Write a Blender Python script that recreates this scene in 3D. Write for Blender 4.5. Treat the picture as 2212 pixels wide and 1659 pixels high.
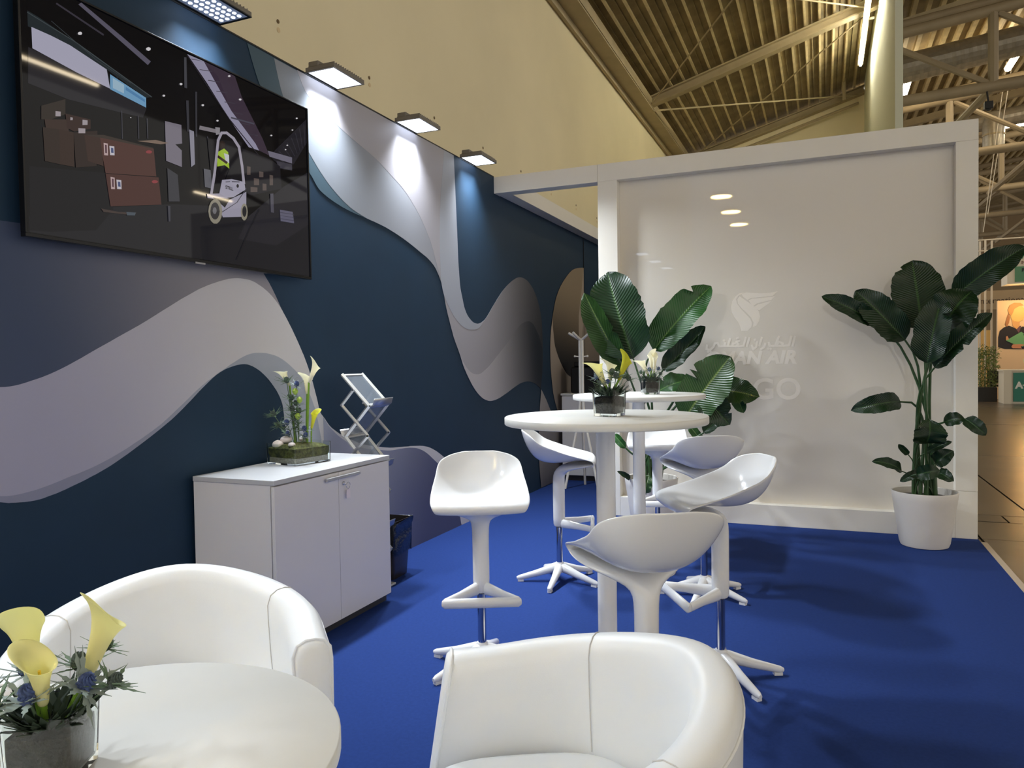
import bpy, bmesh, math, random
from mathutils import Vector, Matrix, Quaternion
for o in list(bpy.data.objects): bpy.data.objects.remove(o, do_unlink=True)
scene = bpy.context.scene
COL = scene.collection
R = math.radians
random.seed(11)
# ------------------------------------------------------------------ camera
cam = bpy.data.cameras.new('camera'); camo = bpy.data.objects.new('camera', cam); COL.objects.link(camo)
cam.sensor_fit = 'HORIZONTAL'; cam.sensor_width = 36.0; cam.lens = 36.0 * 1604.5 / 2212.0
cam.clip_start = 0.05; cam.clip_end = 300
_rt = Vector((0.92218221, 0.3864412, -0.01559396)); _up = Vector((0.00336555, 0.03230008, 0.99947255)); _fw = Vector((-0.38674105, 0.92174829, -0.02848597))
_m = Matrix((_rt, _up, -_fw)).transposed().to_4x4(); _m.translation = Vector((2.7414, 0.0, 1.322))
camo.matrix_world = _m
scene.camera = camo
# ------------------------------------------------------------------ world and exposure
w = bpy.data.worlds.new('hall_air'); scene.world = w; w.use_nodes = True
bg = w.node_tree.nodes['Background']; bg.inputs[0].default_value = (1.0, 0.945, 0.85, 1); bg.inputs[1].default_value = 0.90
scene.view_settings.view_transform = 'Standard'; scene.view_settings.look = 'None'
scene.view_settings.gamma = 1.0; scene.view_settings.use_curve_mapping = False
scene.view_settings.exposure = 0.17
FLOOD_W = 40.0      # each LED flood on the mural wall
# ------------------------------------------------------------------ materials
def lin(c):
    r = []
    for v in c[:3]:
        v = v / 255.0
        r.append(v / 12.92 if v <= 0.04045 else ((v + 0.055) / 1.055) ** 2.4)
    return (r[0], r[1], r[2], 1.0)
MATS = {}
def mat(name, rgb, rough=0.5, metal=0.0, spec=0.5, noise=0.0, nscale=8.0, bump=0.0, bscale=60.0, emit=None, estr=0.0, coat=0.0, sheen=0.0, trans=0.0, alpha=1.0, sub=0.0):
    if name in MATS: return MATS[name]
    m = bpy.data.materials.new(name); m.use_nodes = True; nt = m.node_tree; N = nt.nodes; L = nt.links
    b = N['Principled BSDF']; c = lin(rgb)
    b.inputs['Base Color'].default_value = c; b.inputs['Roughness'].default_value = rough; b.inputs['Metallic'].default_value = metal
    b.inputs['Specular IOR Level'].default_value = spec; b.inputs['Coat Weight'].default_value = coat; b.inputs['Coat Roughness'].default_value = 0.06
    b.inputs['Transmission Weight'].default_value = trans; b.inputs['Alpha'].default_value = alpha
    if sheen: b.inputs['Sheen Weight'].default_value = sheen
    if emit: b.inputs['Emission Color'].default_value = lin(emit); b.inputs['Emission Strength'].default_value = estr
    if noise or bump:
        tc = N.new('ShaderNodeTexCoord')
    if noise:
        n = N.new('ShaderNodeTexNoise'); n.inputs['Scale'].default_value = nscale; n.inputs['Detail'].default_value = 5
        L.new(tc.outputs['Object'], n.inputs['Vector'])
        r = N.new('ShaderNodeValToRGB'); r.color_ramp.elements[0].position = 0.3; r.color_ramp.elements[1].position = 0.7
        r.color_ramp.elements[0].color = tuple(max(0, v * (1 - noise)) for v in c[:3]) + (1,); r.color_ramp.elements[1].color = tuple(min(1, v * (1 + noise)) for v in c[:3]) + (1,)
        L.new(n.outputs['Fac'], r.inputs['Fac']); L.new(r.outputs['Color'], b.inputs['Base Color'])
    if bump:
        n2 = N.new('ShaderNodeTexNoise'); n2.inputs['Scale'].default_value = bscale; n2.inputs['Detail'].default_value = 3
        L.new(tc.outputs['Object'], n2.inputs['Vector'])
        bp = N.new('ShaderNodeBump'); bp.inputs['Strength'].default_value = bump; bp.inputs['Distance'].default_value = 0.01
        L.new(n2.outputs['Fac'], bp.inputs['Height']); L.new(bp.outputs['Normal'], b.inputs['Normal'])
    MATS[name] = m
    return m
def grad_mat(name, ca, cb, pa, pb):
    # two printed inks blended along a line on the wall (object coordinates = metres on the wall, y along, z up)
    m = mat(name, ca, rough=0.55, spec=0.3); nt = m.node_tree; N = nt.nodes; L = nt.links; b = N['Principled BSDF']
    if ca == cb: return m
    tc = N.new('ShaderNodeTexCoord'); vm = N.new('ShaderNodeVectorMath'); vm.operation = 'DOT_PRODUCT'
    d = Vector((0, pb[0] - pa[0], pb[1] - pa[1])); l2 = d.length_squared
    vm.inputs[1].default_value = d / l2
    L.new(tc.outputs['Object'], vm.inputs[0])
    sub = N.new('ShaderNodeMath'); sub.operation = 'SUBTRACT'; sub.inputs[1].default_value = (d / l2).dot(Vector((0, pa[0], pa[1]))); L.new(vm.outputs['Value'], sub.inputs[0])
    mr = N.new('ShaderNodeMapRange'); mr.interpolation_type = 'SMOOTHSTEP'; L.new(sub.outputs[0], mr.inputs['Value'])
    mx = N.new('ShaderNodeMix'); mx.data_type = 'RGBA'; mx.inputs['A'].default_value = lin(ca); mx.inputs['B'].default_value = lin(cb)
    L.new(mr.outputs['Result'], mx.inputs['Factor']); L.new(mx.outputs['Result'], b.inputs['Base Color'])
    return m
# ------------------------------------------------------------------ mesh builder
class MB:
    def __init__(s): s.v = []; s.f = []; s.uv = None
    def add(s, vs, fs):
        o = len(s.v); s.v += [Vector(p) for p in vs]; s.f += [tuple(i + o for i in f) for f in fs]; return o
    def box(s, c, size, rot=None, taper=1.0):
        hx, hy, hz = size[0] / 2, size[1] / 2, size[2] / 2
        vs = []
        for z in (-1, 1):
            k = taper if z > 0 else 1.0
            for x, y in ((-1, -1), (1, -1), (1, 1), (-1, 1)):
                p = Vector((x * hx * k, y * hy * k, z * hz))
                if rot is not None: p = rot @ p
                vs.append(p + Vector(c))
        s.add(vs, [(3, 2, 1, 0), (4, 5, 6, 7), (0, 1, 5, 4), (1, 2, 6, 5), (2, 3, 7, 6), (3, 0, 4, 7)]); return s
    def box2(s, a, b):
        return s.box([(a[i] + b[i]) / 2 for i in range(3)], [abs(b[i] - a[i]) for i in range(3)])
    def loft(s, rings, cap0=True, cap1=True, closed=True):
        n = len(rings[0]); o = len(s.v)
        for r in rings: s.v += [Vector(p) for p in r]
        for i in range(len(rings) - 1):
            for j in range(n if closed else n - 1):
                k = (j + 1) % n
                s.f.append((o + i * n + j, o + i * n + k, o + (i + 1) * n + k, o + (i + 1) * n + j))
        if cap0: s.f.append(tuple(o + j for j in reversed(range(n))))
        if cap1: s.f.append(tuple(o + (len(rings) - 1) * n + j for j in range(n)))
        return s
    def tube(s, path, rad, n=10, cap=True, flat=1.0):
        path = [Vector(p) for p in path]
        if not isinstance(rad, (list, tuple)): rad = [rad] * len(path)
        t0 = (path[1] - path[0]).normalized()
        ref = Vector((0, 0, 1)) if abs(t0.z) < 0.9 else Vector((1, 0, 0))
        u = t0.cross(ref).normalized(); rings = []
        for i, p in enumerate(path):
            t = (path[min(i + 1, len(path) - 1)] - path[max(i - 1, 0)]).normalized()
            u = (u - t * u.dot(t)).normalized(); v = t.cross(u)
            rings.append([p + (u * math.cos(a) + v * math.sin(a) * flat) * rad[i] for a in (2 * math.pi * k / n for k in range(n))])
        return s.loft(rings, cap, cap)
    def lathe(s, prof, n=32, c=(0, 0, 0), sx=1.0, sy=1.0, cap=True):
        rings = [[(c[0] + r * sx * math.cos(2 * math.pi * k / n), c[1] + r * sy * math.sin(2 * math.pi * k / n), c[2] + z) for k in range(n)] for r, z in prof]
        return s.loft(rings, cap, cap)
    def grid(s, rows):
        return s.loft(rows, False, False, closed=False)
    def prism(s, pts, d):
        # pts: 3-D outline in order, d: thickness vector
        n = len(pts); d = Vector(d); o = len(s.v)
        s.v += [Vector(p) for p in pts] + [Vector(p) + d for p in pts]
        s.f.append(tuple(o + i for i in range(n))); s.f.append(tuple(o + n + i for i in reversed(range(n))))
        for i in range(n):
            k = (i + 1) % n; s.f.append((o + i, o + n + i, o + n + k, o + k))
        return s
    def build(s, name, m=None, parent=None, smooth=True, angle=40, bevel=0.0, bseg=2, solid=0.0, subsurf=0, loc=None, recalc=True, tri=False):
        me = bpy.data.meshes.new(name); me.from_pydata([tuple(p) for p in s.v], [], s.f)
        if recalc or tri:
            bm = bmesh.new(); bm.from_mesh(me)
            if recalc: bmesh.ops.recalc_face_normals(bm, faces=bm.faces)
            if tri: bmesh.ops.triangulate(bm, faces=[f for f in bm.faces if len(f.verts) > 4])
            bm.to_mesh(me); bm.free()
        if s.uv:
            ul = me.uv_layers.new(name='UVMap')
            for l in me.loops: ul.data[l.index].uv = s.uv[l.vertex_index]
        for p in me.polygons: p.use_smooth = smooth
        if smooth: me.set_sharp_from_angle(angle=R(angle))
        o = bpy.data.objects.new(name, me); COL.objects.link(o)
        if m: me.materials.append(m)
        if parent: o.parent = parent
        if loc is not None: o.location = loc
        if solid: md = o.modifiers.new('thickness', 'SOLIDIFY'); md.thickness = solid; md.offset = 0
        if bevel: md = o.modifiers.new('round', 'BEVEL'); md.width = bevel; md.segments = bseg; md.limit_method = 'ANGLE'; md.angle_limit = R(35)
        if subsurf: md = o.modifiers.new('smooth', 'SUBSURF'); md.levels = subsurf; md.render_levels = subsurf
        return o
def empty(name, loc=(0, 0, 0), rz=0.0):
    o = bpy.data.objects.new(name, None); COL.objects.link(o); o.location = loc; o.rotation_euler = (0, 0, rz); o.empty_display_size = 0.05; return o
def tag(o, label, cat, group=None):
    o['label'] = label; o['category'] = cat
    if group: o['group'] = group
    return o
def struct(o, label=None):
    o['kind'] = 'structure'
    if label: o['label'] = label
    return o
def copy_tree(o, parent=None):
    c = o.copy(); COL.objects.link(c)
    if parent: c.parent = parent
    for ch in o.children: copy_tree(ch, c)
    return c
def area_light(name, parent, loc, sx, sy, watts, color, spread=180, rot=(0, 0, 0)):
    l = bpy.data.lights.new(name, 'AREA'); l.shape = 'RECTANGLE'; l.size = sx; l.size_y = sy; l.energy = watts; l.color = color; l.spread = R(spread)
    o = bpy.data.objects.new(name, l); COL.objects.link(o); o.parent = parent; o.location = loc; o.rotation_euler = rot; return o
def text_mesh(name, body, size, m, parent, origin, xdir, ydir, thick=0.004, shear=0.0, bold=0.0, spacing=1.0, align='LEFT'):
    cu = bpy.data.curves.new(name, 'FONT'); cu.body = body; cu.size = size; cu.shear = shear; cu.offset = bold; cu.space_character = spacing; cu.extrude = thick / 2; cu.align_x = align
    t = bpy.data.objects.new(name, cu); COL.objects.link(t)
    dg = bpy.context.evaluated_depsgraph_get(); dg.update()
    me = bpy.data.meshes.new_from_object(t.evaluated_get(dg)); bpy.data.objects.remove(t, do_unlink=True)
    x = Vector(xdir).normalized(); y = Vector(ydir).normalized(); z = x.cross(y)
    M = Matrix((x, y, z)).transposed().to_4x4(); M.translation = Vector(origin); me.transform(M)
    me.name = name; me.materials.clear(); me.materials.append(m)
    o = bpy.data.objects.new(name, me); COL.objects.link(o); o.parent = parent; return o
# common materials
M_NAVY = mat('navy_print', (30, 54, 76), rough=0.6, spec=0.25, noise=0.06, nscale=3, bump=0.02, bscale=400)
M_WHITE = mat('white_paint', (246, 241, 230), rough=0.55, noise=0.02, nscale=2, bump=0.02, bscale=200)
M_PANEL = mat('white_gloss_panel', (232, 225, 213), rough=0.02, spec=0.55)
M_CREAM = mat('cream_plaster', (248, 236, 202), rough=0.85, noise=0.05, nscale=0.5, bump=0.05, bscale=40)
M_PLASTIC = mat('white_gloss_plastic', (232, 232, 232), rough=0.16, spec=0.5)
M_LAM = mat('white_laminate', (222, 221, 216), rough=0.42, noise=0.01, nscale=20)
M_CAB = mat('cabinet_white', (224, 222, 224), rough=0.45)
M_LEATHER = mat('white_leather', (236, 238, 240), rough=0.42, spec=0.4, bump=0.05, bscale=420)
M_CHROME = mat('chrome', (205, 205, 210), rough=0.08, metal=1.0)
M_ALU = mat('brushed_aluminium', (190, 190, 192), rough=0.35, metal=0.9)
M_BLACK = mat('black_plastic', (16, 16, 18), rough=0.4)
M_DARK = mat('dark_grey', (52, 52, 56), rough=0.5)
M_LAMPGREY = mat('lamp_grey', (118, 112, 104), rough=0.5, metal=0.3)
M_STEEL = mat('painted_steel', (176, 160, 128), rough=0.6, noise=0.08, nscale=3)
M_DECK = mat('roof_deck', (146, 130, 98), rough=0.6, metal=0.0, noise=0.25, nscale=2.5)
M_RIB = mat('roof_rib', (206, 188, 146), rough=0.55, noise=0.15, nscale=4)
M_DUCT = mat('galvanised_duct', (176, 168, 152), rough=0.35, metal=0.45, noise=0.15, nscale=6)
M_TUBE = mat('tube_light', (255, 250, 235), emit=(255, 236, 200), estr=36.0)
M_TUBE2 = mat('bay_tube_light', (255, 250, 235), emit=(255, 248, 226), estr=70.0)
M_SOIL = mat('dark_moss_soil', (44, 38, 32), rough=0.95, noise=0.5, nscale=60, bump=0.8, bscale=120)
M_MOSS = mat('green_moss', (92, 94, 44), rough=0.95, noise=0.6, nscale=50, bump=1.0, bscale=110)
# ---- traced artwork in metres on the flat surfaces that carry it
MURAL = [
('slate',(62,74,100),(150,146,152),((1.86,1.32),(3.04,1.77)),[(1.537,1.852),(1.557,1.853),(1.586,1.855),(1.62,1.856),(1.652,1.858),(1.683,1.86),(1.716,1.862),(1.748,1.864),(1.778,1.865),(1.8,1.866),(1.817,1.866),(1.837,1.867),(1.871,1.869),(1.924,1.874),(1.992,1.882),(2.069,1.891),(2.148,1.898),(2.228,1.905),(2.314,1.913),(2.403,1.918),(2.493,1.92),(2.583,1.918),(2.676,1.912),(2.767,1.903),(2.855,1.891),(2.939,1.875),(3.022,1.854),(3.093,1.833),(3.145,1.819),(3.148,1.816),(3.151,1.811),(3.156,1.806),(3.162,1.798),(3.17,1.79),(3.18,1.779),(3.19,1.768),(3.2,1.755),(3.211,1.741),(3.223,1.724),(3.235,1.708),(3.246,1.691),(3.257,1.675),(3.268,1.657),(3.278,1.642),(3.285,1.631),(3.278,1.638),(3.269,1.648),(3.257,1.66),(3.245,1.671),(3.232,1.682),(3.218,1.693),(3.203,1.704),(3.188,1.714),(3.172,1.724),(3.156,1.732),(3.139,1.741),(3.122,1.748),(3.103,1.755),(3.085,1.762),(3.066,1.767),(3.047,1.771),(3.029,1.773),(3.011,1.774),(2.993,1.774),(2.974,1.774),(2.955,1.773),(2.936,1.771),(2.916,1.768),(2.892,1.764),(2.865,1.756),(2.834,1.747),(2.804,1.737),(2.775,1.727),(2.751,1.718),(2.73,1.709),(2.707,1.7),(2.682,1.688),(2.655,1.674),(2.626,1.659),(2.594,1.643),(2.56,1.624),(2.521,1.602),(2.479,1.579),(2.437,1.555),(2.396,1.532),(2.357,1.511),(2.318,1.491),(2.28,1.472),(2.246,1.455),(2.216,1.439),(2.188,1.425),(2.162,1.412),(2.135,1.398),(2.108,1.384),(2.082,1.37),(2.056,1.357),(2.032,1.345),(2.009,1.334),(1.987,1.324),(1.966,1.315),(1.946,1.307),(1.927,1.3),(1.91,1.294),(1.893,1.289),(1.876,1.284),(1.859,1.279),(1.842,1.274),(1.825,1.27),(1.81,1.267),(1.797,1.265),(1.787,1.264),(1.775,1.263),(1.757,1.263),(1.73,1.262),(1.698,1.263),(1.664,1.263),(1.632,1.265),(1.599,1.268),(1.566,1.272),(1.537,1.276),(1.517,1.278)]),
('ribbon',(164,164,186),(208,206,208),((1.85,0.98),(3.25,1.58)),[(1.517,1.278),(1.537,1.276),(1.566,1.272),(1.599,1.268),(1.632,1.265),(1.664,1.263),(1.698,1.263),(1.73,1.262),(1.757,1.263),(1.775,1.263),(1.787,1.264),(1.797,1.265),(1.81,1.267),(1.825,1.27),(1.842,1.274),(1.859,1.279),(1.876,1.284),(1.893,1.289),(1.91,1.294),(1.927,1.3),(1.946,1.307),(1.966,1.315),(1.987,1.324),(2.009,1.334),(2.032,1.345),(2.056,1.357),(2.082,1.37),(2.108,1.384),(2.135,1.398),(2.162,1.412),(2.188,1.425),(2.216,1.439),(2.246,1.455),(2.28,1.472),(2.318,1.491),(2.357,1.511),(2.396,1.532),(2.437,1.555),(2.479,1.579),(2.521,1.602),(2.56,1.624),(2.594,1.643),(2.626,1.659),(2.655,1.674),(2.682,1.688),(2.707,1.7),(2.73,1.709),(2.751,1.718),(2.775,1.727),(2.804,1.737),(2.834,1.747),(2.865,1.756),(2.892,1.764),(2.916,1.768),(2.936,1.771),(2.955,1.773),(2.974,1.774),(2.993,1.774),(3.011,1.774),(3.029,1.773),(3.047,1.771),(3.066,1.767),(3.085,1.762),(3.103,1.755),(3.122,1.748),(3.139,1.741),(3.156,1.732),(3.172,1.724),(3.188,1.714),(3.203,1.704),(3.218,1.693),(3.232,1.682),(3.245,1.671),(3.257,1.66),(3.269,1.648),(3.278,1.638),(3.285,1.631),(3.298,1.614),(3.318,1.59),(3.34,1.561),(3.362,1.532),(3.384,1.5),(3.408,1.465),(3.43,1.431),(3.447,1.403),(3.459,1.385),(3.465,1.374),(3.47,1.365),(3.476,1.353),(3.484,1.339),(3.492,1.324),(3.5,1.308),(3.507,1.292),(3.515,1.274),(3.523,1.256),(3.531,1.238),(3.539,1.218),(3.546,1.198),(3.554,1.176),(3.562,1.154),(3.57,1.133),(3.577,1.111),(3.584,1.088),(3.592,1.067),(3.6,1.049),(3.609,1.036),(3.619,1.027),(3.629,1.018),(3.64,1.008),(3.651,0.996),(3.663,0.983),(3.677,0.969),(3.692,0.957),(3.71,0.944),(3.732,0.932),(3.753,0.92),(3.772,0.91),(3.783,0.904),(3.789,0.901),(3.799,0.897),(3.82,0.888),(3.858,0.873),(3.908,0.854),(3.964,0.833),(4.017,0.816),(4.069,0.803),(4.123,0.792),(4.175,0.783),(4.221,0.775),(4.258,0.768),(4.289,0.763),(4.318,0.759),(4.353,0.754),(4.394,0.75),(4.44,0.747),(4.488,0.744),(4.535,0.741),(4.581,0.737),(4.627,0.735),(4.672,0.731),(4.716,0.727),(4.757,0.723),(4.797,0.718),(4.835,0.711),(4.873,0.703),(4.911,0.692),(4.947,0.68),(4.982,0.666),(5.016,0.652),(5.047,0.637),(5.077,0.622),(5.105,0.608),(5.131,0.595),(5.152,0.586),(5.17,0.579),(5.189,0.571),(5.211,0.557),(5.239,0.537),(5.271,0.513),(5.304,0.485),(5.336,0.453),(5.365,0.418),(5.393,0.379),(5.42,0.338),(5.446,0.296),(5.471,0.254),(5.493,0.21),(5.515,0.167),(5.535,0.127),(5.554,0.088),(5.573,0.049),(5.589,0.016),(5.6,0),(3.88,0.001),(3.363,0.465),(3.36,0.493),(3.355,0.535),(3.35,0.581),(3.345,0.625),(3.34,0.666),(3.336,0.707),(3.332,0.747),(3.327,0.783),(3.322,0.813),(3.318,0.839),(3.313,0.863),(3.308,0.889),(3.302,0.917),(3.296,0.945),(3.29,0.974),(3.285,1.002),(3.281,1.03),(3.279,1.058),(3.275,1.085),(3.27,1.11),(3.261,1.132),(3.251,1.152),(3.239,1.171),(3.224,1.191),(3.206,1.211),(3.186,1.232),(3.165,1.252),(3.143,1.27),(3.121,1.286),(3.098,1.301),(3.074,1.313),(3.051,1.323),(3.03,1.33),(3.009,1.335),(2.987,1.337),(2.961,1.336),(2.929,1.332),(2.893,1.324),(2.857,1.314),(2.824,1.303),(2.796,1.289),(2.77,1.272),(2.745,1.255),(2.721,1.238),(2.697,1.221),(2.673,1.203),(2.65,1.185),(2.628,1.168),(2.606,1.152),(2.586,1.137),(2.565,1.122),(2.542,1.106),(2.515,1.088),(2.486,1.071),(2.455,1.053),(2.425,1.036),(2.394,1.019),(2.362,1.002),(2.331,0.986),(2.302,0.971),(2.275,0.957),(2.249,0.945),(2.224,0.933),(2.2,0.922),(2.175,0.912),(2.151,0.903),(2.127,0.894),(2.104,0.887),(2.081,0.879),(2.058,0.872),(2.036,0.866),(2.015,0.86),(1.994,0.854),(1.974,0.849),(1.954,0.844),(1.936,0.841),(1.919,0.838),(1.904,0.835),(1.889,0.833),(1.872,0.832),(1.853,0.832),(1.832,0.833),(1.813,0.835),(1.795,0.837),(1.782,0.839),(1.772,0.84),(1.761,0.843),(1.743,0.848),(1.716,0.855),(1.684,0.864),(1.65,0.874),(1.619,0.885),(1.587,0.897),(1.554,0.911),(1.525,0.924),(1.506,0.932)]),
('band',(138,141,163),(164,170,182),((1.85,0.89),(3.39,1.17)),[(1.506,0.951),(1.526,0.942),(1.554,0.93),(1.587,0.916),(1.619,0.904),(1.65,0.894),(1.683,0.884),(1.715,0.876),(1.743,0.87),(1.767,0.866),(1.786,0.865),(1.804,0.865),(1.823,0.866),(1.844,0.868),(1.865,0.87),(1.886,0.873),(1.908,0.877),(1.929,0.881),(1.951,0.886),(1.973,0.891),(1.997,0.897),(2.022,0.903),(2.049,0.908),(2.077,0.915),(2.105,0.922),(2.135,0.931),(2.166,0.941),(2.198,0.952),(2.229,0.964),(2.259,0.976),(2.289,0.989),(2.319,1.003),(2.348,1.016),(2.376,1.03),(2.403,1.043),(2.43,1.057),(2.458,1.072),(2.486,1.09),(2.515,1.109),(2.545,1.13),(2.575,1.15),(2.607,1.172),(2.639,1.195),(2.672,1.218),(2.704,1.238),(2.734,1.256),(2.763,1.271),(2.791,1.285),(2.818,1.298),(2.844,1.312),(2.869,1.325),(2.892,1.337),(2.917,1.348),(2.941,1.359),(2.964,1.369),(2.988,1.378),(3.013,1.386),(3.038,1.391),(3.064,1.395),(3.091,1.396),(3.119,1.396),(3.15,1.394),(3.182,1.389),(3.214,1.383),(3.245,1.374),(3.275,1.362),(3.305,1.347),(3.333,1.331),(3.358,1.315),(3.38,1.3),(3.4,1.286),(3.418,1.271),(3.436,1.253),(3.454,1.233),(3.471,1.211),(3.487,1.188),(3.503,1.163),(3.518,1.137),(3.533,1.109),(3.546,1.081),(3.558,1.052),(3.567,1.025),(3.575,0.998),(3.581,0.971),(3.589,0.941),(3.598,0.908),(3.608,0.872),(3.618,0.836),(3.628,0.799),(3.636,0.766),(3.644,0.733),(3.651,0.698),(3.658,0.657),(3.666,0.6),(3.674,0.534),(3.681,0.471),(3.686,0.428),(3.363,0.465),(3.36,0.493),(3.355,0.535),(3.35,0.581),(3.345,0.625),(3.34,0.666),(3.336,0.707),(3.332,0.747),(3.327,0.783),(3.322,0.813),(3.318,0.839),(3.313,0.863),(3.308,0.889),(3.302,0.917),(3.296,0.945),(3.29,0.974),(3.285,1.002),(3.281,1.03),(3.279,1.058),(3.275,1.085),(3.27,1.11),(3.261,1.132),(3.251,1.152),(3.239,1.171),(3.224,1.191),(3.206,1.211),(3.186,1.232),(3.165,1.252),(3.143,1.27),(3.121,1.286),(3.098,1.301),(3.074,1.313),(3.051,1.323),(3.03,1.33),(3.009,1.335),(2.987,1.337),(2.961,1.336),(2.929,1.332),(2.893,1.324),(2.857,1.314),(2.824,1.303),(2.796,1.289),(2.77,1.272),(2.745,1.255),(2.721,1.238),(2.697,1.221),(2.673,1.203),(2.65,1.185),(2.628,1.168),(2.606,1.152),(2.586,1.137),(2.565,1.122),(2.542,1.106),(2.515,1.088),(2.486,1.071),(2.455,1.053),(2.425,1.036),(2.394,1.019),(2.362,1.002),(2.331,0.986),(2.302,0.971),(2.275,0.957),(2.249,0.945),(2.224,0.933),(2.2,0.922),(2.175,0.912),(2.151,0.903),(2.127,0.894),(2.104,0.887),(2.081,0.879),(2.058,0.872),(2.036,0.866),(2.015,0.86),(1.994,0.854),(1.974,0.849),(1.954,0.844),(1.936,0.841),(1.919,0.838),(1.904,0.835),(1.889,0.833),(1.872,0.832),(1.853,0.832),(1.832,0.833),(1.813,0.835),(1.795,0.837),(1.782,0.839),(1.772,0.84),(1.761,0.843),(1.743,0.848),(1.716,0.855),(1.684,0.864),(1.65,0.874),(1.619,0.885),(1.587,0.897),(1.554,0.911),(1.525,0.924),(1.506,0.932)]),
('lower_dome',(160,164,184),(82,86,116),((3.72,0.87),(5.05,0.2)),[(3.625,1.018),(3.636,1.006),(3.652,0.988),(3.671,0.967),(3.692,0.948),(3.714,0.931),(3.738,0.913),(3.764,0.896),(3.791,0.88),(3.819,0.865),(3.848,0.85),(3.878,0.837),(3.911,0.824),(3.946,0.812),(3.984,0.801),(4.023,0.79),(4.063,0.781),(4.106,0.772),(4.152,0.764),(4.197,0.758),(4.237,0.752),(4.269,0.746),(4.296,0.742),(4.322,0.738),(4.352,0.735),(4.388,0.733),(4.427,0.732),(4.467,0.732),(4.503,0.731),(4.534,0.73),(4.562,0.729),(4.589,0.727),(4.617,0.725),(4.646,0.721),(4.676,0.717),(4.706,0.712),(4.735,0.705),(4.765,0.696),(4.794,0.686),(4.824,0.674),(4.854,0.66),(4.885,0.644),(4.916,0.626),(4.947,0.607),(4.977,0.589),(5.005,0.572),(5.032,0.556),(5.059,0.539),(5.086,0.519),(5.114,0.495),(5.143,0.468),(5.171,0.44),(5.197,0.41),(5.222,0.38),(5.245,0.35),(5.267,0.318),(5.288,0.285),(5.309,0.25),(5.329,0.214),(5.347,0.177),(5.365,0.139),(5.381,0.098),(5.396,0.053),(5.408,0.013),(5.417,0),(3.554,0),(3.627,0.772)]),
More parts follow.
